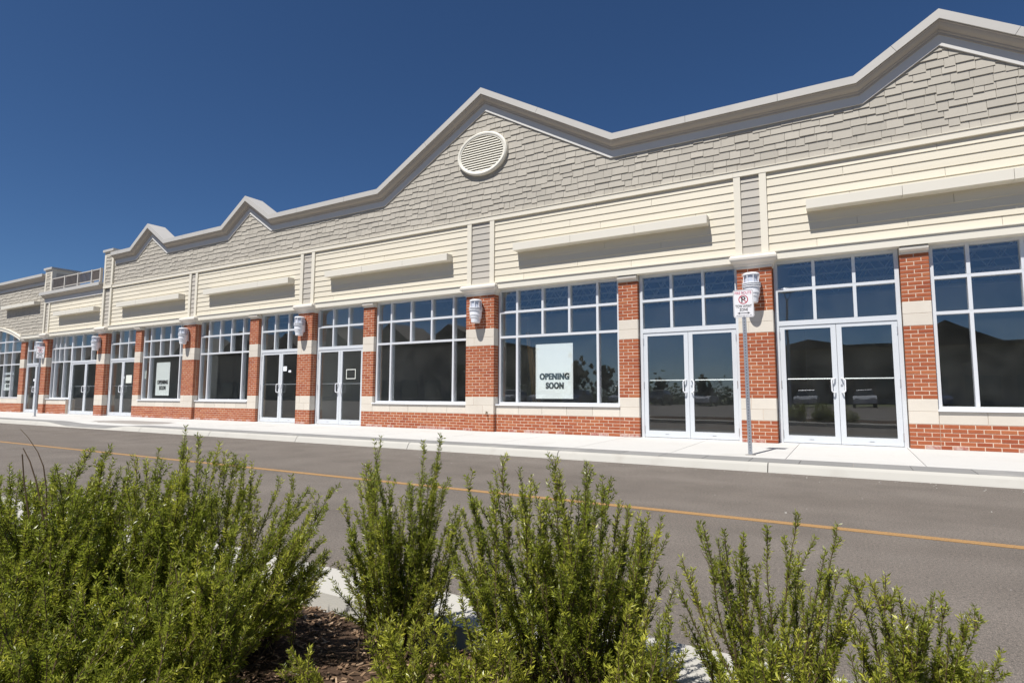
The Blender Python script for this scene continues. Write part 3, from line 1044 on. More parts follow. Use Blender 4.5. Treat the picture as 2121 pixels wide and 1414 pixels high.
# ---- sign ledges
def ledge(x0, x1, zb, zt, yf=11.355):
    n = 3
    L = None
    xs = np.linspace(x0, x1, n + 1)
    for q in range(n):
        b = MB(); a, c = xs[q] + (.003 if q else 0), xs[q + 1] - (.003 if q < n - 1 else 0)
        b.hexa([(a, yf, zb), (c, yf, zb), (c, 11.60, zb), (a, 11.60, zb), (a, yf, zt - .012), (c, yf, zt - .012), (c, 11.60, zt), (a, 11.60, zt)], 'ledge')
        if L is None: L = bpart(b.build('sign_ledge'))
        else: b.build('ledge_segment', L).matrix_parent_inverse = Matrix.Identity(4)
K = 11.355 / Y0
for a, c in ((-.515, 3.9), (-6.745, -2.28), (-13.14, -8.69), (-19.15, -14.75), (-24.95, -20.63), (-30.35, -26.75)):
    ledge(a * K, c * K, AZ(3.415, 11.355), AZ(3.60, 11.355))
ledge(-36.0 * K, -32.35 * K, AZ(4.11, 11.355), AZ(4.265, 11.355))

# ---- left tower, low balcony section, far-left section
def box_trim(name, x0, x1, y0, y1, z0, z1, m): 
    b = MB(); b.box(x0, x1, y0, y1, z0, z1, m); return bpart(b.build(name))
def tower(x0, x1, z0, z1, yf, depth, name):
    b = MB(); b.box(x0 + .012, x1 - .012, yf + .03, yf + depth, z0, z1 - .09, 'grey_siding')
    T = bpart(b.build('tower'))
    t = .125
    def part(nm, *a):
        q = MB(); q.box(*a); q.build(nm, T)
    part('corner_board', x0, x0 + t, yf, yf + .06, z0, z1 - .091, 'trim'); part('corner_board', x1 - t, x1, yf, yf + .06, z0, z1 - .091, 'trim')
    part('corner_board', x1 - .05, x1 + .002, yf + .0605, yf + .16, z0, z1 - .091, 'trim')
    part('corner_board', x1 - .05, x1 + .002, yf + depth - .12, yf + depth + .002, z0, z1 - .091, 'trim')
    part('top_board', x0 + t, x1 - t, yf + .001, yf + .05, z1 - .24, z1 - .091, 'trim')
    part('top_board', x1 - .05, x1 + .0015, yf + .161, yf + depth - .121, z1 - .24, z1 - .091, 'trim')
    part('tower_cap', x0 - .06, x1 + .06, yf - .06, yf + depth + .06, z1 - .09, z1, 'fascia')
    return T
ta, tc_ = AX(-26.08, 11.53), AX(-25.38, 11.53)
TW5 = tower(ta, tc_, ZT0 - .0, AZ(5.88, 11.45), 11.53, 1.0, 'P5')
b = MB(); b.box(ta + .001, tc_ - .001, 11.515, 11.60, ZT0, ZT1, 'trim'); b.build('belt_trim', TW5)
trim_board(ta, ta + .135, ZLT + .001, ZT0 - .001, 11.53); trim_board(tc_ - TRIMW, tc_, ZLT + .001, ZT0 - .001, 11.53)
planks(ta + .135, tc_ - TRIMW, ZLT + .004, ZT0, 'grey_siding')
b = MB(); b.box(ta, LEFT_T + .05, YW, 11.98, 3.52, ZT1, 'grey_siding'); bpart(b.build('wall_backing'))
# balcony section
bx0, bx1 = AX(-31.23, 11.55), ta
ZC = AZ(4.57, 11.42)
b = MB(); b.box(bx0, bx1 - .001, YW, 11.98, 3.52, ZC - .06, 'siding'); bpart(b.build('wall_backing'))
pth = [(bx0 - .16, ZC), (bx1 - .002, ZC)]
b = MB(); b.sweep(pth, [(-.5, .10), (-.5, -.004), (.235, 0), (.235, .135), (.21, .135), (.21, .10)], 'fascia', True); bpart(b.build('fascia', recalc=True))
b = MB(); b.sweep([(bx0 - .08, ZC), pth[1]], [(.0, .09), (.205, .09), (.205, .150), (.150, .176), (.105, .222), (.08, .24), (.058, .262), (.056, .290), (.0, .290)], 'crown', True); bpart(b.build('crown_moulding', recalc=True))
b = MB(); b.sweep([(bx0, ZC), pth[1]], [(.0, .286), (.06, .286), (.06, .47), (.0, .47)], 'frieze', True); bpart(b.build('frieze_board', recalc=True))
a, c = PILX[6]
trim_board(a, a + .12, ZLT + .001, ZC - .31, 11.535); trim_board(c - .12, c, ZLT + .001, ZC - .47)
planks(a + .12, c - .12, ZLT + .004, ZC - .40, 'grey_siding')
planks(c + .001, bx1 - .001, ZLT + .004, ZC - .40, 'siding')
# railing
rl = MB(); yr = 11.46
zr0, zr1 = AZ(4.62, yr), AZ(5.12, yr)
rx0, rx1 = AX(-30.62, yr), bx1 - .01
rl.box(rx0, rx1, yr - .03, yr + .03, zr1 - .045, zr1, 'railing'); rl.box(rx0, rx1, yr - .02, yr + .02, zr0 + .03, zr0 + .065, 'railing')
RL = bpart(rl.build('railing'))
px_ = [AX(v, yr) for v in (-30.57, -29.38, -28.19, -27.0)] + [rx1 - .04]
for v in px_:
    b = MB(); b.box(v - .045, v + .045, yr - .045, yr + .045, ZC + .006, zr1 + .015, 'railing'); b.build('post', RL)
for q in range(4):
    n = 11
    for j in range(1, n):
        v = px_[q] + (px_[q + 1] - px_[q]) * j / n
        b = MB(); b.box(v - .014, v + .014, yr - .014, yr + .014, zr0 + .0655, zr1 - .0455, 'baluster'); b.build('baluster', RL)
ta6, tc6 = AX(-31.38, 11.5), AX(-30.72, 11.5)
tower(ta6, tc6, ZC + .005, AZ(5.69, 11.44), 11.5, 1.05, 'P6')
# far-left section
fx0, fx1 = -40.5, bx0 - .003
ZF = AZ(5.45, 11.42)
poly = [(fx0, 3.42), (ax0 - .15, 3.42)] + [(x, arc_z(x, .05)) for x in np.linspace(ax0, ax1, 30)] + [(ax1 + .15, 3.52), (fx1, 3.52), (fx1, ZF - .06), (fx0, ZF - .06)]
b = MB(); b.prism(poly, YW, 11.98, 'grey_siding'); bpart(b.build('wall_backing'))
pth = [(fx0, ZF), (AX(-31.6, 11.42), ZF)]
b = MB(); b.sweep(pth, [(-.5, .10), (-.5, -.004), (.235, 0), (.235, .125), (.21, .125), (.21, .10)], 'fascia', True); bpart(b.build('fascia', recalc=True))
b = MB(); b.sweep(pth, [(.0, .09), (.205, .09), (.205, .140), (.150, .17), (.105, .222), (.08, .25), (.058, .28), (.056, .33), (.0, .33)], 'crown', True); bpart(b.build('crown_moulding', recalc=True))
b = MB(); b.sweep(pth, [(.0, .326), (.034, .326), (.034, .45), (.0, .45)], 'frieze', True); bpart(b.build('frieze_board', recalc=True))

# ---- shingles
shingles = []    # (x0, x1, z0, z1, top_out, bot_out, tone, area)
def shingle_field(x0, x1, z0, z1, limit, step=.1475, low=None):
    r = 0; z = z0
    widths = (.15, .20, .25, .25, .31, .37)
    while z < z1 - .02:
        x = x0 - rnd.uniform(0, .2)
        while x < x1:
            wd = rnd.choice(widths)
            a, c = max(x0, x), min(x1, x + wd - .006)
            x += wd
            if c - a < .03: continue
            dz = rnd.choice((0, 0, -.026, -.042, -.014))
            zb = max(z0, z + dz)
            zt = min(z + step + .025, limit(a), limit(c), limit((a + c) / 2))
            if low:
                lz = max(low(a), low(c), low((a + c) / 2)) if True else 0
                zb = max(zb, min(low(a), low(c)))
            if zt - zb < .03: continue
            shingles.append((a, c, zb, zt, .007, .027 + rnd.uniform(-.003, .005), 'shingle%d' % rnd.choice((0, 0, 1, 2, 3)), seen_area(a, c, 11.58, zb, zt)))
        z += step; r += 1
shingle_field(tc_ + .002, XEND - .06, ZT1 + .022, ZPK + 1.3, lambda x: roof_z(x) - .30)
shingle_field(ta + .125, tc_ - .125, ZT1 + .005, AZ(5.88, 11.45) - .24, lambda x: 99)
shingle_field(fx0 + .01, fx1 - .002, 3.56, ZF - .35, lambda x: 99, low=lambda x: (arc_z(x, .15) if ax0 - .1 < x < ax1 + .1 else ZLT))
shingle_field(ta6 + .125, tc6 - .125, ZC + .02, AZ(5.69, 11.44) - .24, lambda x: 99)
TOWER_SH = {1: 11.60 - 11.53, 3: 11.60 - 11.5}

def shingle_geo(b, s_, ox=0.0, oz=0.0):
    a, c, zb, zt, to, bo, m, _ = s_
    yb = YW
    if ta < (a + c) / 2 < tc_ or ta6 < (a + c) / 2 < tc6 and zb > ZC: yb = YW - (.055 if (a + c) / 2 > -28 else .085)
    b.hexa([(a - ox, yb - bo, zb - oz), (c - ox, yb - bo, zb - oz), (c - ox, yb + .01, zb - oz), (a - ox, yb + .01, zb - oz), (a - ox, yb - to, zt - oz), (c - ox, yb - to, zt - oz), (c - ox, yb + .01, zt - oz), (a - ox, yb + .01, zt - oz)], m, skip=('b',))
shingles.sort(key=lambda s_: -s_[7])
for s_ in shingles[:300]:
    b = MB(); shingle_geo(b, s_); bpart(b.build('shingle'))
b = MB()
for s_ in shingles[300:]: shingle_geo(b, s_)
o = bpart(b.build('shingles')); o['kind'] = 'stuff'

# ---- bricks: the 300 that show largest are objects under their pier or wall, the rest one part
def brick_geo(b, q, ox=0.0, oy=0.0, oz=0.0):
    par, x0, x1, y0, y1, z0, z1, m, _ = q
    e = .0035
    x0 -= ox; x1 -= ox; y0 -= oy; y1 -= oy; z0 -= oz; z1 -= oz
    b.hexa([(x0, y0 + e, z0), (x1, y0 + e, z0), (x1, y1, z0), (x0, y1, z0), (x0, y0 + e, z1), (x1, y0 + e, z1), (x1, y1, z1), (x0, y1, z1)], m, skip=('f', 'b'))
    k = [(x0, y0 + e, z0), (x1, y0 + e, z0), (x1, y0 + e, z1), (x0, y0 + e, z1)]
    f_ = [(x0 + e, y0, z0 + e), (x1 - e, y0, z0 + e), (x1 - e, y0, z1 - e), (x0 + e, y0, z1 - e)]
    b.face(f_, m)
    for j in range(4):
        r_ = (j + 1) % 4
        b.face([k[j], k[r_], f_[r_], f_[j]], m)
bricks.sort(key=lambda q: -q[8])
for q in bricks[:300]:
    b = MB(); brick_geo(b, q); b.build('brick', q[0])
b = MB()
for q in bricks[300:]: brick_geo(b, q)
o = bpart(b.build('brickwork')); o['kind'] = 'stuff'

# ---- oval louvred vent in the large gable
vc = Vector((AX(-7.665, 11.5), 0, AZ(6.01, 11.5))); vw, vh = .725, .545
b = MB(); i = b.mi('vent'); n = 64
rings = [(1.0, 11.60), (1.0, 11.515), (.955, 11.495), (.90, 11.50), (.87, 11.515), (.84, 11.515), (.83, 11.60)]
for s_, y in rings:
    for q in range(n):
        t = 2 * PI * q / n
        # constant-width ring
        d = (1 - s_) * .62
        b.v.append((vc.x + (vw - d) * math.cos(t), y, vc.z + (vh - d) * math.sin(t)))
for j in range(len(rings) - 1):
    for q in range(n):
        r_ = (q + 1) % n
        b.f.append((j * n + q, j * n + r_, (j + 1) * n + r_, (j + 1) * n + q)); b.m.append(i)
V = bpart(b.build('round_vent', smooth=False, recalc=True))
bk = MB(); bk.prism([(vc.x + (vw - .1) * math.cos(2 * PI * q / 40), vc.z + (vh - .1) * math.sin(2 * PI * q / 40)) for q in range(40)], 11.585, 11.60, 'vent'); bk.build('vent_back', V)
nl = 14
for q in range(nl):
    z = vc.z - vh + .11 + (2 * vh - .22) * (q + .5) / nl
    hw = (vw - .105) * math.sqrt(max(.01, 1 - ((z - vc.z) / (vh - .085)) ** 2))
    b = MB(); st = (2 * vh - .22) / nl
    b.hexa([(vc.x - hw, 11.515, z - st * .5), (vc.x + hw, 11.515, z - st * .5), (vc.x + hw, 11.522, z - st * .5 - .004), (vc.x - hw, 11.522, z - st * .5 - .004), (vc.x - hw, 11.555, z + st * .36), (vc.x + hw, 11.555, z + st * .36), (vc.x + hw, 11.565, z + st * .36), (vc.x - hw, 11.565, z + st * .36)], 'vent')
    b.build('slat', V)

# ---- shell of the building: roof, rear and side walls, interior
IXL, IXR, IYB = -40.4, XEND - .1, 25.0
box_trim('floor', IXL, IXR, 11.87, IYB, .02, ZB - .004, 'floor')
box_trim('rear_wall', IXL, IXR, IYB, IYB + .25, 0, 5.2, 'drywall')
box_trim('side_wall', IXR - .2, IXR, 11.99, IYB - .002, ZB, 5.2, 'drywall')
box_trim('side_wall', IXL, IXL + .2, 11.99, IYB - .002, ZB, 5.2, 'drywall')
box_trim('corner_wall', P[0][1] + .002, XEND - .05, 11.62, 11.98, 0, 3.51, 'drywall')
box_trim('corner_wall', fx0, ax0 - .002, 11.62, 11.98, 0, 3.51, 'drywall')
box_trim('roof_deck', IXL, IXR, 11.99, IYB + .24, 4.95, 5.06, 'deck')
box_trim('roof', IXL, IXR, 11.99, IYB + .25, 5.062, 5.2, 'roofing')
for k in (1, 3, 5):
    c = (P[k][0] + P[k][1]) / 2
    box_trim('partition', c - .09, c + .09, 11.96, IYB - .01, ZB - .003, 4.94, 'drywall')
# drywall returns beside the piers (seen as pale strips through the glass)
for k in (2, 4, 6):
    c = (P[k][0] + P[k][1]) / 2
    box_trim('column', c - .15, c + .15, 12.2, 12.5, ZB - .003, 4.94, 'drywall')
for q in range(8):
    y = 12.7 + q * 1.35
    b = MB()
    b.box(IXL + .21, IXR - .21, y - .03, y + .03, 4.88, 4.93, 'joist'); b.box(IXL + .21, IXR - .21, y - .03, y + .03, 4.38, 4.42, 'joist')
    x = -14.0
    while x < IXR - 1:
        b.bar((x, y, 4.42), (x + .3, y, 4.88), .025, .025, 'joist'); b.bar((x + .3, y, 4.88), (x + .6, y, 4.42), .025, .025, 'joist'); x += .6
    bpart(b.build('roof_joist'))
for q in range(14):
    y = 12.3 + q * .34
    box_trim('deck_rib', -12.0, IXR - .21, y, y + .05, 4.935, 4.9495, 'joist')

# ------------------------------------------------------------------ wall lamps
def wall_lamp_proto():
    root = empty('wall_lamp')
    r = .14
    cy_ = -.15
    b = MB()
    b.box(-.07, .07, -.03, .0, .10, .46, 'lampwhite')
    b.box(-.04, .04, cy_ + .08, -.03, .2, .3, 'lampwhite')
    b.build('bracket', root)
    b = MB(); b.lathe([(0, .545), (r * .9, .545), (r + .004, .535), (r + .010, .52), (r + .008, .506), (r - .012, .505), (0, .505)], 0, cy_, 'lampwhite', 24); b.build('lamp_cap', root, recalc=True)
    b = MB(); b.lathe([(r - .022, .505), (r - .022, .30)], 0, cy_, 'opal', 24); b.build('lamp_glass', root, smooth=True)
    b = MB(); b.lathe([(0, .30), (r + .006, .298), (r + .006, .17), (r - .004, .165), (r - .004, .15), (r - .01, .11), (r - .022, .09), (r - .034, .0), (r - .04, -.005), (0, -.005)], 0, cy_, 'lampwhite', 24); b.build('lamp_body', root, recalc=True)
    for z in (.35, .318, .285):
        b = MB(); b.lathe([(r - .02, z + .007), (r + .024, z + .007), (r + .024, z - .007), (r - .02, z - .007)], 0, cy_, 'lampwhite', 24); b.build('ring', root, recalc=True)
    for q in range(8):
        t = 2 * PI * (q + .5) / 8
        b = MB(); u, v = (r - .004) * math.cos(t), cy_ + (r - .004) * math.sin(t); b.box(u - .006, u + .006, v - .006, v + .006, .30, .506, 'lampwhite'); b.build('cage_bar', root)
    return root
lp = wall_lamp_proto()
lamp_labels = {1: 'white caged wall lamp on the brick pier just behind the nearest fire route sign', 2: 'white wall lamp on the pier with the brass tap, between the two widest windows',
               3: 'white wall lamp on the pier left of the door with the taped square', 4: 'white wall lamp on the pier right of the window with the tall poster',
               5: 'white wall lamp on the pier left of the door with a paper notice', 6: 'small white wall lamp half hidden behind the farthest fire route sign'}
first = True
for k in (1, 2, 3, 4, 5, 6):
    o = lp if first else copy_tree(lp)
    first = False
    c = (P[k][0] + P[k][1]) / 2
    off = {1: -.03, 2: -.02, 3: -.06, 4: -.1, 5: -.12, 6: -.1}[k]
    o.location = (c + off, YP - .002, AZ(1.745, 11.4))
    tag(o, lamp_labels[k], 'wall lamp', 'caged wall lamps on the brick piers')

# ------------------------------------------------------------------ fire route signs
def sign_proto():
    root = empty('no_parking_sign')
    W_, H_ = .288, .425
    zc = 2.26
    post = MB()
    # perforated U-channel post
    post.box(-.028, -.022, -.0, .03, -.02, zc + .19, 'galv'); post.box(.022, .028, .0, .03, -.02, zc + .19, 'galv'); post.box(-.022, .022, 0, .006, -.02, zc + .19, 'galv')
    for q in range(48): post.box(-.006, .006, -.0012, 0, .06 + q * .0425, .072 + q * .0425, 'hole', skip=('b',))
    post.build('post', root)
    foot = MB(); foot.lathe([(.075, 0), (.07, .008), (0, .009)], 0, .01, 'joint', 14); foot.build('post_foot', root)
    def rr(w_, h_, r, n=6):
        p = []
        for sx, sz, a in ((1, 1, 0), (-1, 1, PI / 2), (-1, -1, PI), (1, -1, 1.5 * PI)):
            for q in range(n + 1):
                t = a + PI / 2 * q / n
                p.append((sx * (w_ / 2 - r) + r * math.cos(t), zc + sz * (h_ / 2 - r) + r * math.sin(t)))
        return p
    b = MB(); b.prism(rr(W_, H_, .03), -.0055, -.0022, 'signwhite'); b.build('sign_panel', root)
    def ring(outer, inner, m, nm):
        b = MB(); n = len(outer)
        for q in range(n):
            r_ = (q + 1) % n
            b.face([(outer[q][0], -.0066, outer[q][1]), (outer[r_][0], -.0066, outer[r_][1]), (inner[r_][0], -.0066, inner[r_][1]), (inner[q][0], -.0066, inner[q][1])], m)
        b.build(nm, root)
    ring(rr(W_ - .014, H_ - .014, .026), rr(W_ - .021, H_ - .021, .023), 'black', 'border_line')
    yl = -.0064
    put_text('lettering', 'FIRE ROUTE', 'redfaded', root, 0, yl, zc + .143, .235, .042, .012)
    zr, R1, R2 = zc + .062, .068, .056
    c_ = lambda R_: [(R_ * math.cos(2 * PI * q / 32), zr + R_ * math.sin(2 * PI * q / 32)) for q in range(32)]
    ring(c_(R1), c_(R2), 'red', 'no_parking_ring')
    put_text('lettering', 'P', 'black', root, .002, yl, zr - .044, .060, .088, .012)
    b = MB(); b.bar((-.042, -.0072, zr + .042), (.042, -.0072, zr - .042), .0006, .011, 'red'); b.build('no_parking_bar', root)
    put_text('lettering', 'TOW AWAY', 'black', root, 0, yl, zc - .060, .232, .043, .015)
    put_text('lettering', 'ZONE', 'black', root, 0, yl, zc - .113, .118, .041, .015)
    b = MB(); za = zc - .145
    b.face([(-.06, -.0066, za - .0045), (.06, -.0066, za - .0045), (.06, -.0066, za + .0045), (-.06, -.0066, za + .0045)], 'black')
    for sg in (-1, 1):
        p = [(sg * .092, -.0066, za), (sg * .055, -.0066, za + .015), (sg * .055, -.0066, za - .015)]
        b.face(p if sg < 0 else p[::-1], 'black')
    b.build('double_arrow', root)
    put_text('lettering', 'VAUGHAN BY-LAW 1-96', 'black', root, 0, yl, zc - .185, .215, .011)
    b = MB(); b.tube([(0, -.010, zc + .17), (0, -.004, zc + .17)], .008, 'galv', 8); b.build('bolt', root)
    b = MB(); b.tube([(0, -.010, zc - .196), (0, -.004, zc - .196)], .008, 'galv', 8); b.build('bolt', root)
    return root
sg = sign_proto()
sg.location = (-1.285, 9.215, walk_z(-1.285, 9.215)); sg.rotation_euler = (0, math.radians(-.6), math.radians(4))
tag(sg, 'white fire route tow away sign on a steel post before a brick pier', 'sign', 'fire route signs along the pavement')
s2 = copy_tree(sg)
s2.location = (-26.78, 9.9, walk_z(-26.78, 9.9)); s2.rotation_euler = (0, math.radians(.8), math.radians(38)); s2.scale = (1.0, 1.0, 1.08)
tag(s2, 'fire route sign on a steel post at the far end of the pavement, seen small', 'sign', 'fire route signs along the pavement')

# ------------------------------------------------------------------ posters and notices on the glass
YGI = YG - .004   # on the outside face of the glass
def poster(name, x0, x1, z0, z1, m='poster', lab='', cat='poster', y=YG + .021):
    r = MB(); r.box(x0, x1, y - .006, y - .0015, z0, z1, m)
    o = r.build(name)
    tag(o, lab, cat)
    return o
def opening(x0, x1, z0, z1, tz, th, lab, tw=.79):
    o = poster('opening_soon_poster', x0, x1, z0, z1, 'poster', lab)
    c = (x0 + x1) / 2; W_ = x1 - x0
    put_text('lettering', 'OPENING', 'black', o, c, YG + .0143, tz, W_ * tw, th, .046, .024)
    put_text('lettering', 'SOON', 'black', o, c + .01, YG + .0143, tz - th * 1.37, W_ * tw * .60, th, .046, .024)
    return o
q = YG / Y0
opening(-6.135 * q, -5.21 * q, 1 - .085 * q, 1 + 1.145 * q, 1 + .335 * q, .150 * q, 'large white OPENING SOON poster in the wide window nearest the road sign')
opening(-21.79 * q, -20.92 * q, 1 - .06 * q, 1 + 1.13 * q, 1 + .34 * q, .15 * q, 'pale OPENING SOON poster in the window left of the pier beside a small paper')
opening(-35.05 * q, -33.99 * q, 1 + .14 * q, 1 + .77 * q, 1 + .47 * q, .14 * q, 'small OPENING SOON poster low in the arched window', .62)
poster('paper_notice', -35.05 * q, -33.95 * q, 1 + .88 * q, 1 + .99 * q, 'paper_white', 'long thin white strip of paper above the poster in the arched window', 'paper')
poster('paper_notice', -22.72 * q, -22.45 * q, 1 + .55 * q, 1 + .85 * q, 'paper', 'pale paper in the narrow left pane beside the tall poster', 'paper')
zF = lambda a_, b_: (500 + a_ / 5.05, 620 + b_ / 5.05)
def unproj(px, py, y):
    d = _r * ((px - 1060.5) / FPX) - _u * ((py - 707) / FPX) + _f
    t = y / d.y
    return d.x * t, CAM_H + d.z * t
def notice(px0, py0, px1, py1, lab, m, y=YF + .03):
    xa, za = unproj(px0, py0, y); xb, zb = unproj(px1, py1, y)
    return poster('paper_notice', min(xa, xb), max(xa, xb), min(za, zb), max(za, zb), m, lab, 'paper', y)
notice(587, 758.6, 594.2, 768.2, 'white paper notice at the top of the three on a door leaf', 'paper_white')
notice(598, 766.5, 603, 770.8, 'tiny white sticker right of the larger paper notice on the door', 'paper_white')
notice(579.5, 775, 584.2, 781, 'small white card beside the door edge below the paper notice', 'paper_white')
notice(254.5, 779.5, 258, 784, 'small white sticker by the door edge left of a beige paper', 'paper_white')
notice(261.8, 776.7, 272.5, 793, 'beige paper sheet taped inside the far door pane', 'paper')
notice(69.5, 784.5, 72, 789, 'tiny white sticker on the door behind the far sign post', 'paper_white')
# taped square outline on the door left of the widest window
x0_, z1_ = unproj(717.5, 764.5, YF + .03); x1_, z0_ = unproj(736.5, 784.5, YF + .03)
b = MB(); t_ = .022; yy = YF + .03
for a in ((x0_, x1_, z1_ - t_, z1_), (x0_, x1_, z0_, z0_ + t_), (x0_, x0_ + t_, z0_ + t_, z1_ - t_), (x1_ - t_, x1_, z0_ + t_, z1_ - t_)): b.box(a[0], a[1], yy - .005, yy - .0015, a[2], a[3], 'paper')
o = b.build('tape_outline'); tag(o, 'square outline of white masking tape on a door pane', 'tape')

# hose tap on the second pier
tp = MB(); tx, tz = unproj(1008, 854, YP - .03)
tp.tube([(0, 0, 0), (0, -.05, 0)], .014, 'brass', 8); tp.tube([(0, -.05, 0), (.01, -.075, -.01), (.012, -.08, -.05)], .012, 'brass', 8)
tap = tp.build('wall_tap'); tap.location = (tx, YP, tz)
tag(tap, 'small weathered brass hose tap low on the stone band of a pier', 'tap')
hb = MB(); hb.tube([(-.03, -.055, .022), (.03, -.055, .022)], .005, 'brass', 6); hb.tube([(0, -.055, 0), (0, -.055, .022)], .005, 'brass', 6); hb.build('tap_handle', tap)
# lumber leaning inside behind the wide window
lm = MB(); lm.bar((-6.95, 13.2, ZB), (-7.05, 12.9, 2.6), .09, .04, 'wood'); lm.bar((-6.80, 13.25, ZB), (-6.98, 12.95, 2.2), .09, .04, 'wood')
o = lm.build('lumber'); tag(o, 'boards of bare lumber leaning inside behind the window glass', 'lumber')

# ------------------------------------------------------------------ shrubs
def shrub(name, base, tips, seed, label, n_side=7, node=.0078, leafL=.0138, light=.25, mats=('leaf', 'leaf_light'), twig_len=.115, spread=.05, wob=.02, fan=(.25, .6), lean=0.0):
    """upright twiggy shrub: stems from the base to the given tips, side shoots, small narrow leaflets"""
    R = np.random.RandomState(seed)
    base = np.array(base, float)
    stems = MB()
    P_, D_, T_, LT = [], [], [], []
    def shoot(p0, p1, bow, r0, tone, leaf_from=0.15, pale_leaf=False, bare=False):
        L = np.linalg.norm(p1 - p0)
        n = max(3, int(L / .05))
        t = np.linspace(0, 1, n + 1)[:, None]
        side = R.normal(0, 1, 3); side[2] *= .3
        pts = p0 + (p1 - p0) * t + bow * (4 * t * (1 - t)) + side * (wob * L) * np.sin(t * PI * 2 + R.rand() * 6) * t * (1 - t) * 2
        stems.tube([tuple(q) for q in pts], [r0 * (1 - .75 * a) for a in np.linspace(0, 1, n + 1)], 'stem', 4, cap=False)
        if not bare:
            m = int(L * (1 - leaf_from) / node)
            if m > 0:
                s_ = leaf_from + (1 - leaf_from) * (np.arange(m) + R.rand(m) * .7) / m
                idx = np.clip((s_ * n).astype(int), 0, n - 1)
                fr = (s_ * n - idx)[:, None]
                pp = pts[idx] * (1 - fr) + pts[idx + 1] * fr
                dd = pts[idx + 1] - pts[idx]
                dd /= np.linalg.norm(dd, axis=1)[:, None] + 1e-9
                P_.append(pp); D_.append(dd)
                T_.append(np.clip(tone + .25 * (s_ - .5) + R.normal(0, .24, m), 0, 1)); LT.append(np.full(m, 1 if pale_leaf else 0))  # a random share of shoots takes the paler leaf material
        return pts
    for tip in tips:
        tip = np.array(tip, float)
        kk = R.uniform(*fan)
        b0 = base + np.array([R.normal(0, spread) + kk * (tip[0] - base[0]), R.normal(0, spread) + kk * (tip[1] - base[1]), -.02]) - lean * R.uniform(.4, 1.0) * np.array([_r.x, _r.y, 0])
        out = tip - b0; out[2] = 0
        pts = shoot(b0, tip, out * .12 * R.rand() + np.array([0, 0, .02]), .0032, R.uniform(.25, .6), .22, R.rand() < light)
        L = np.linalg.norm(tip - b0)
        for k in range(int(n_side * 1.5 * L / .6)):
            u = R.uniform(.18, .97)
            j = int(u * (len(pts) - 1))
            p0 = pts[j]
            ax = pts[min(j + 1, len(pts) - 1)] - pts[max(j - 1, 0)]
            ax /= np.linalg.norm(ax)
            rn = R.normal(0, 1, 3); rn -= ax * rn.dot(ax); rn /= np.linalg.norm(rn)
            d = ax + rn * R.uniform(.22, .60) + np.array([0, 0, .2])
            d /= np.linalg.norm(d)
            l = twig_len * R.uniform(.4, 1.15) * (1.15 - .6 * u)
            shoot(p0, p0 + d * l, rn * 0 + np.array([0, 0, .15 * l * R.rand()]), .0014, R.uniform(.1, .85), .05, R.rand() < light, bare=R.rand() < .05)
    P_, D_, T_, LT = np.concatenate(P_), np.concatenate(D_), np.concatenate(T_), np.concatenate(LT)
    # each node carries a little tuft of leaflets
    k = 6
    P_, D_, T_, LT = np.repeat(P_, k, 0), np.repeat(D_, k, 0), np.repeat(T_, k), np.repeat(LT, k)
    n = len(P_)
    rn = R.normal(0, 1, (n, 3)); rn -= D_ * (rn * D_).sum(1)[:, None]
    rn /= np.linalg.norm(rn, axis=1)[:, None]
    d = D_ * R.uniform(.35, 1.3, (n, 1)) + rn + np.array([0, 0, .15])
    d /= np.linalg.norm(d, axis=1)[:, None]
    s_ = np.cross(d, R.normal(0, 1, (n, 3))); s_ /= np.linalg.norm(s_, axis=1)[:, None]
    nn = np.cross(d, s_)
    L = leafL * R.uniform(.45, 1.35, (n, 1)); W_ = L * R.uniform(.080, .125, (n, 1))
    a0 = P_ + d * .001
    v = np.stack([a0, a0 + d * L * .5 - s_ * W_ + nn * L * .06, a0 + d * L - nn * L * .05, a0 + d * L * .5 + s_ * W_ + nn * L * .06], 1).reshape(-1, 3)
    me = bpy.data.meshes.new('foliage')
    me.vertices.add(4 * n); me.vertices.foreach_set('co', v.ravel().astype(np.float32))
    me.loops.add(4 * n); me.loops.foreach_set('vertex_index', np.arange(4 * n, dtype=np.int32))
    me.polygons.add(n); me.polygons.foreach_set('loop_start', np.arange(0, 4 * n, 4, dtype=np.int32)); me.polygons.foreach_set('loop_total', np.full(n, 4, np.int32))
    me.materials.append(M[mats[0]]); me.materials.append(M[mats[1]])
    me.polygons.foreach_set('material_index', LT.astype(np.int32))
    at = me.attributes.new('tone', 'FLOAT', 'FACE'); at.data.foreach_set('value', T_.astype(np.float32))
    me.update(calc_edges=True)
    root = empty(name, tuple(base))
    inv = Matrix.Translation(tuple(-base))
    so_ = stems.build('branches', root); so_.matrix_parent_inverse = inv
    fo = link('foliage', me, root); fo.matrix_parent_inverse = inv
    fo['kind'] = 'stuff'
    tag(root, label, 'shrub')
    return n

def at_depth(px, py, base):
    """point on the picture ray at the same forward depth as the base, for reading tip heights off the photograph"""
    d = _r * ((px - 1060.5) / FPX) - _u * ((py - 707) / FPX) + _f
    fw = Vector((-math.sin(YAW), math.cos(YAW), 0))
    dep = fw.x * base[0] + fw.y * base[1]
    t = dep / (d.x * fw.x + d.y * fw.y)
    return Vector((d.x * t, d.y * t, CAM_H + d.z * t))

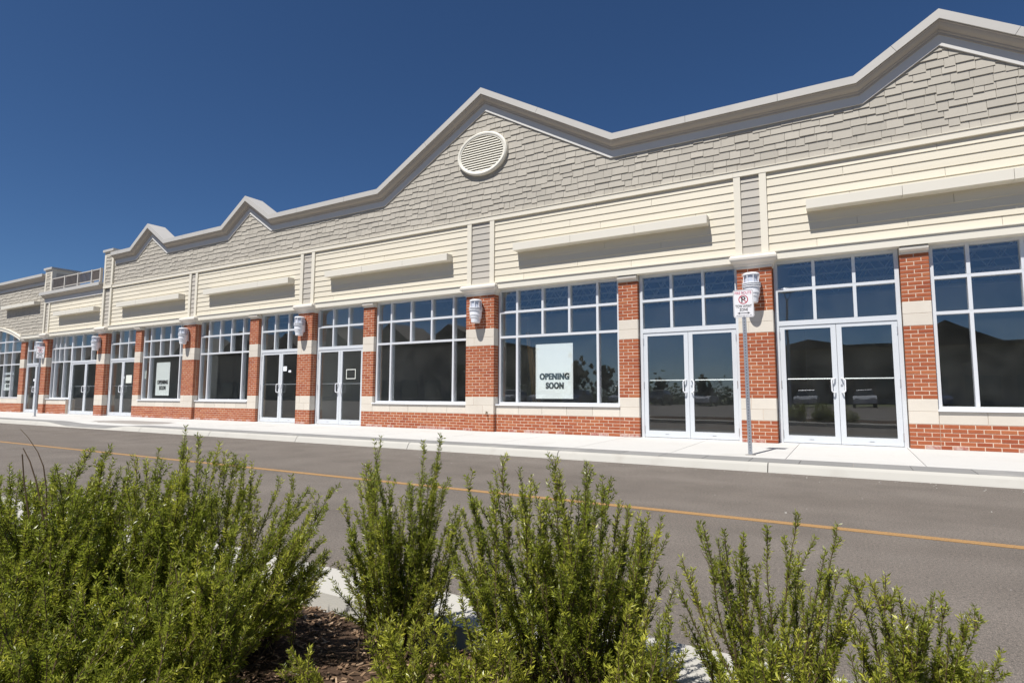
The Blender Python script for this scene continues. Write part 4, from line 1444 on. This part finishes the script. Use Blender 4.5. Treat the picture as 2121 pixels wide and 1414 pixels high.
def tips_from(px_list, base, extra, seed, depth=.16, low=.35, jit=25):
    """tips at given silhouette pixels plus many lower stems between them"""
    R = random.Random(seed)
    fw = Vector((-math.sin(YAW), math.cos(YAW), 0))
    out = []
    for px, py in px_list:
        p = at_depth(px, py, base) 
        out.append(p)
    n = len(px_list)
    for q in range(extra):
        a = R.random() * (n - 1); j = int(a); f_ = a - j
        px = px_list[j][0] * (1 - f_) + px_list[j + 1][0] * f_ + R.uniform(-jit, jit)
        py = px_list[j][1] * (1 - f_) + px_list[j + 1][1] * f_
        p = at_depth(px, py, base)
        h = p.z - base[2]
        k = R.uniform(low, .97)
        dp = R.uniform(-depth, depth)
        out.append(Vector((base[0] + (p.x - base[0]) * (.55 + .5 * k) + fw.x * dp, base[1] + (p.y - base[1]) * (.55 + .5 * k) + fw.y * dp, base[2] + h * k)))
    return out

SZ = .11
tot = 0
# the tall shrub in the middle of the bed and its right-hand neighbour
bs = (-1.40, 1.62, SZ)
tot += shrub('potentilla_shrub', bs, tips_from([(700, 1165), (715, 1035), (745, 1010), (790, 905), (805, 985), (845, 1010), (880, 915), (912, 900), (905, 960), (935, 1060), (945, 1150)], bs, 71, 3), 11,
             'upright feathery green shrub before the kerb gap, between the left thicket and the broadest shrub', 8, fan=(.05, .3))
bs = (-.73, 1.64, SZ)
tot += shrub('potentilla_shrub', bs, tips_from([(940, 1180), (965, 985), (1020, 1015), (1040, 945), (1100, 985), (1150, 945), (1165, 1000), (1215, 955), (1265, 990), (1300, 1045), (1345, 1060), (1385, 1105)], bs, 131, 4, .2), 12,
             'broad dense green shrub with many upright spires rising over the yellow line', 8, spread=.07)
bs = (-.22, 1.83, SZ)
tot += shrub('potentilla_shrub', bs, tips_from([(1400, 1190), (1455, 1085), (1500, 1095), (1540, 1105), (1590, 1090), (1655, 1065), (1690, 1110), (1735, 1085), (1740, 1180)], bs, 50, 5, .14), 13,
             'loose open shrub with separate curving spires standing at the kerb, right of the broad shrub', 6, spread=.05, light=.4, fan=(.1, .5), twig_len=.09)
bs = (.09, 1.80, SZ)
tot += shrub('potentilla_shrub', bs, tips_from([(1770, 1200), (1960, 1245), (2030, 1275), (1900, 1250), (1800, 1195), (1835, 1190), (1935, 1230), (2010, 1265), (2075, 1345), (2060, 1400), (2000, 1390), (1950, 1350), (1900, 1330), (1850, 1300), (1790, 1320)], bs, 38, 6, .10, .45), 14,
             'low sprawling shrub with arching branches reaching out over the asphalt', 10, light=.45, spread=.04, fan=(.0, .2), twig_len=.10)
# left thicket
bs = (-1.92, 1.25, SZ)
tot += shrub('potentilla_shrub', bs, tips_from([(270, 1010), (300, 960), (335, 950), (385, 880), (415, 900), (455, 915), (470, 960), (540, 985), (610, 990), (640, 1010), (690, 1010), (670, 1120), (650, 1180), (620, 1130), (660, 1230)], bs, 170, 7, .26), 15,
             'thick leafy shrub leaning right at the thicket edge, its longest shoot crossing the far kerb', 8, spread=.09, light=.3, lean=.16, fan=(.35, .7))
bs = (-2.12, .98, SZ)
tot += shrub('potentilla_shrub', bs, tips_from([(60, 1000), (110, 970), (150, 980), (190, 930), (230, 925), (270, 975), (330, 1010), (400, 1050)], bs, 140, 8, .24), 16,
             'dark green shrub in the middle of the thicket with ragged tops below the curb ramp', 8, spread=.09, light=.2, lean=.14, fan=(.35, .7))
bs = (-2.42, .86, SZ)
tot += shrub('potentilla_shrub', bs, tips_from([(-160, 1000), (-90, 980), (-30, 970), (0, 985), (20, 960), (40, 985), (60, 1000), (85, 1000), (110, 1000), (140, 1000), (160, 1060)], bs, 118, 9, .22), 17,
             'dark shrub at the outer edge of the thicket, cut off by the picture edge', 8, spread=.09, light=.15, lean=.12, fan=(.35, .7))
bs = (-3.05, 1.28, SZ)
tot += shrub('potentilla_shrub', bs, tips_from([(-140, 1000), (-60, 985), (0, 990), (40, 975), (90, 990), (140, 985), (190, 1000)], bs, 60, 24, .2), 44,
             'shrub at the back of the thicket, hiding the kerb below the dead twigs', 8, spread=.10, light=.2)
bs = (-1.62, .92, SZ)
tot += shrub('potentilla_shrub', bs, tips_from([(120, 1290), (200, 1220), (260, 1180), (330, 1130), (410, 1120), (460, 1150), (500, 1220), (510, 1300)], bs, 127, 10, .16, .3), 18,
             'low bushy shrub in front of the thicket with fresh side shoots beside the bare mulch', 8, spread=.08, light=.3, leafL=.0138)
bs = (-1.80, .62, SZ)
tot += shrub('potentilla_shrub', bs, tips_from([(-60, 1210), (20, 1190), (90, 1200), (160, 1240), (230, 1290), (300, 1330), (380, 1380)], bs, 87, 23, .12, .3), 33,
             'dark low shrub nearest of all, in the corner below the thicket', 8, spread=.08, light=.2)
# low fresh growth in front
bs = (-.93, 1.22, SZ)
tot += shrub('potentilla_shrub', bs, tips_from([(760, 1330), (800, 1300), (860, 1290), (930, 1265), (990, 1300), (1050, 1330), (1080, 1380)], bs, 63, 11, .12, .4), 19,
             'low yellow green shrub in front of the upright shrub at the bottom edge', 7, light=.95, spread=.06, leafL=.0150)
bs = (-.55, 1.42, SZ)
tot += shrub('potentilla_shrub', bs, tips_from([(1300, 1260), (1345, 1235), (1390, 1280), (1420, 1350), (1280, 1330)], bs, 28, 12, .08, .45), 20,
             'young pale shrub shoots between the broad shrub and the white kerb', 6, light=.7, spread=.05)
bs = (-1.30, 1.20, SZ)
tot += shrub('potentilla_shrub', bs, tips_from([(575, 1385), (600, 1345), (640, 1340), (655, 1400)], bs, 5, 13, .06, .4), 21,
             'small tuft of green shoots growing from the bare brown mulch', 6, light=.5, spread=.04)
bs = (-.05, 1.55, SZ)
tot += shrub('potentilla_shrub', bs, tips_from([(1490, 1390), (1560, 1330), (1620, 1300), (1660, 1360), (1760, 1350), (1830, 1370)], bs, 37, 14, .08, .4), 22,
             'low shrub in front of the loose open shrub at the bottom edge', 7, light=.55, spread=.06)
print('leaflets', tot)
# bare dead twigs above the thicket
b = MB(); bp_ = (-2.1, .95, .45)
for pts in ([(97, 1090), (96, 1010), (90, 965), (78, 935), (58, 905), (42, 888)], [(90, 1075), (76, 1000), (62, 955), (48, 928)], [(60, 1070), (50, 1000), (46, 940)]):
    b.tube([tuple(at_depth(u, v, bp_)) for u, v in pts], [.0026, .0022, .0018, .0014, .0010, .0007][:len(pts)], 'stem', 5)
o = b.build('dead_twigs'); tag(o, 'bare dark dead twigs sticking up above the thicket', 'twigs')

# ------------------------------------------------------------------ what the glass reflects: the other side of the road
def car(loc, rz, paint, label):
    root = empty('parked_car', loc, rz)
    b = MB()
    # body side profile (x along length), lofted over width with tumblehome
    low = [(-2.1, .35), (-2.15, .6), (-2.05, .85), (-1.2, .95), (1.1, .98), (1.95, .88), (2.15, .7), (2.15, .35)]
    n = len(low); W_ = .88
    b.v += [(x, -W_, z) for x, z in low] + [(x, W_, z) for x, z in low]; i = b.mi(paint)
    b.f.append(tuple(range(n))[::-1]); b.f.append(tuple(range(n, 2 * n))); b.m += [i, i]
    for q in range(n):
        r_ = (q + 1) % n; b.f.append((q, r_, n + r_, n + q)); b.m.append(i)
    b.build('body', root, recalc=True)
    b = MB(); b.hexa([(-1.9, -.82, .94), (.95, -.82, .94), (.95, .82, .94), (-1.9, .82, .94), (-1.45, -.62, 1.42), (.25, -.62, 1.45), (.25, .62, 1.45), (-1.45, .62, 1.42)], 'carglass'); b.build('cabin_glass', root)
    b = MB(); b.hexa([(-1.5, -.64, 1.425), (.3, -.64, 1.455), (.3, .64, 1.455), (-1.5, .64, 1.425), (-1.42, -.58, 1.48), (.2, -.58, 1.50), (.2, .58, 1.50), (-1.42, .58, 1.48)], paint); b.build('roof', root)
    for x in (-1.35, 1.35):
        for y in (-.80, .80):
            b = MB(); b.tube([(x, y - .1, .32), (x, y + .1, .32)], .32, 'tyre', 16); b.build('wheel', root)
    for y in (-.6, .6):
        b = MB(); b.box(2.10, 2.17, y - .18, y + .18, .66, .78, 'lightglass'); b.build('headlight', root)
    tag(root, label, 'car', 'cars parked opposite the plaza')
cars = [('white', 'white car parked first in the row opposite'), ('silver', 'silver car parked next to the first white one'), ('blue', 'dark blue car parked between two silver ones'),
        ('silver', 'silver car parked right of the dark blue one'), ('black', 'black car parked alone left of the second white one'), ('white', 'white car parked in the middle of the row opposite'),
        ('black', 'black car parked right of the middle white one'), ('silver', 'silver car parked near the right end of the row'), ('white', 'white car parked last but one in the row'), ('blue', 'dark blue car parked last in the row opposite')]
for q, (c, lab) in enumerate(cars):
    car((-34 + q * 4.4 + (.6 if q % 3 == 0 else 0), -34 - (q % 2) * .4, 0.0), PI / 2, 'car_' + c, lab)
def street_lamp(loc, h_, label):
    root = empty('street_lamp', loc)
    b = MB(); b.tube([(0, 0, 0), (0, 0, h_ - .5)], [.09, .06], 'galv', 10); b.build('pole', root)
    b = MB(); b.lathe([(0, h_ + .15), (.35, h_ + .08), (.55, h_ - .05), (.5, h_ - .1), (0, h_ - .14)], 0, 0, 'galv', 20); b.build('lamp_head', root, recalc=True)
    b = MB()
    for q in range(3):
        t = 2 * PI * q / 3; b.tube([(0, 0, h_ - .7), (.3 * math.cos(t), .3 * math.sin(t), h_ - .1)], .02, 'galv', 6)
    b.build('lamp_arm', root)
    tag(root, label, 'street lamp', 'saucer lamps over the car park')
street_lamp((-3.0, -15, 0), 7.4, 'saucer street lamp close behind the shrub bed')
street_lamp((-30, -26, 0), 7.6, 'saucer street lamp far off by the parked cars')
street_lamp((14, -20, 0), 7.6, 'saucer street lamp near the right end of the car park')
def far_building(x0, x1, y1, h_, gables, label):
    root = empty('opposite_building', ((x0 + x1) / 2, y1, 0))
    inv = Matrix.Translation((-(x0 + x1) / 2, -y1, 0))
    def put(b, nm):
        o_ = b.build(nm, root, recalc=True); o_.matrix_parent_inverse = inv; return o_
    b = MB(); b.box(x0, x1, y1 - 16, y1, 0, h_, 'far_wall'); put(b, 'wall')
    b = MB(); b.box(x0 - .3, x1 + .3, y1 - 16.3, y1 + .5, h_, h_ + .35, 'far_roof'); put(b, 'roof')
    for g, gw, gh in gables:
        b = MB(); b.prism([(g - gw, h_ + .35), (g + gw, h_ + .35), (g, h_ + .35 + gh)], y1 - 8, y1 + .6, 'far_roof'); put(b, 'gable')
    x = x0 + 2
    while x < x1 - 4:
        b = MB(); b.box(x, x + 3.2, y1 + .002, y1 + .06, .6, 3.2, 'carglass'); put(b, 'shop_window'); x += 4.6
    tag(root, label, 'building')
far_building(-265, -45, -46, 8.6, [(-51, 5, 2.6), (-63, 5, 3.4), (-77, 6, 4.0), (-88, 4, 3.0), (-101, 6, 4.2), (-118, 6, 4.0), (-136, 7, 4.4), (-154, 7, 4.2), (-174, 7, 4.4), (-196, 8, 4.2), (-220, 8, 4.4), (-246, 8, 4.2)], 'tan gabled shop row opposite, at the far end')
far_building(-9, 42, -58, 6.8, [(-4, 4, .9), (10, 5, 2.4), (27, 6, 3.0)], 'tan gabled shop row opposite, behind the saucer lamp')
def small_tree(loc, h_, seed, label):
    R = np.random.RandomState(seed); root = empty('young_tree', loc)
    b = MB(); b.tube([(0, 0, 0), (.03, 0, h_ * .4), (0, .04, h_ * .85)], [.07, .05, .015], 'bark', 7)
    for q in range(9):
        t = R.rand() * 6.28; z = h_ * R.uniform(.3, .7); b.tube([(0, 0, z), (.5 * math.cos(t) * h_ / 5, .5 * math.sin(t) * h_ / 5, z + h_ * .16)], [.025, .008], 'bark', 5)
    b.build('trunk', root)
    n = 7000; c = R.normal(0, 1, (n, 3)); c /= np.linalg.norm(c, axis=1)[:, None]
    c *= R.rand(n, 1) ** .4; cl = R.normal(0, .5, (60, 3)); p = c * .22 + cl[R.randint(0, 60, n)]
    p = p * np.array([h_ * .22, h_ * .22, h_ * .30]) + np.array([0, 0, h_ * .64])
    a = R.normal(0, .05, (n, 3)); e = R.normal(0, .05, (n, 3))
    v = np.stack([p - a, p + e, p + a, p - e], 1).reshape(-1, 3)
    me = bpy.data.meshes.new('crown'); me.from_pydata(v.tolist(), [], [(4 * q, 4 * q + 1, 4 * q + 2, 4 * q + 3) for q in range(n)]); me.materials.append(M['leaf_dark'])
    link('crown', me, root); tag(root, label, 'tree')
small_tree((-27, -38, 0), 5.2, 1, 'young tree opposite, behind the silver and blue cars')
small_tree((-23, -36, 0), 4.2, 2, 'smaller young tree opposite, left of the gap in the shops')
small_tree((-18, -40, 0), 2.9, 3, 'low young tree opposite in the gap between the shop rows')
small_tree((-12, -34, 0), 2.7, 4, 'round young tree opposite beside the right shop row')
small_tree((-38, -30, 0), 4.8, 5, 'young tree opposite at the far end of the cars')
b = MB()
R = np.random.RandomState(9)
for q in range(60):
    x = -44 + q * .62; h_ = 1.6 + R.rand() * 1.2
    for j in range(120):
        p = Vector((x + R.normal(0, .5), -42 + R.normal(0, .4), abs(R.normal(0, .45)) * h_)); a = Vector(R.normal(0, .09, 3)); e = Vector(R.normal(0, .09, 3))
        b.face([p - a, p + e, p + a, p - e], 'leaf_dark')
o = b.build('hedge_row'); tag(o, 'dark hedge along the back of the opposite car park', 'hedge')
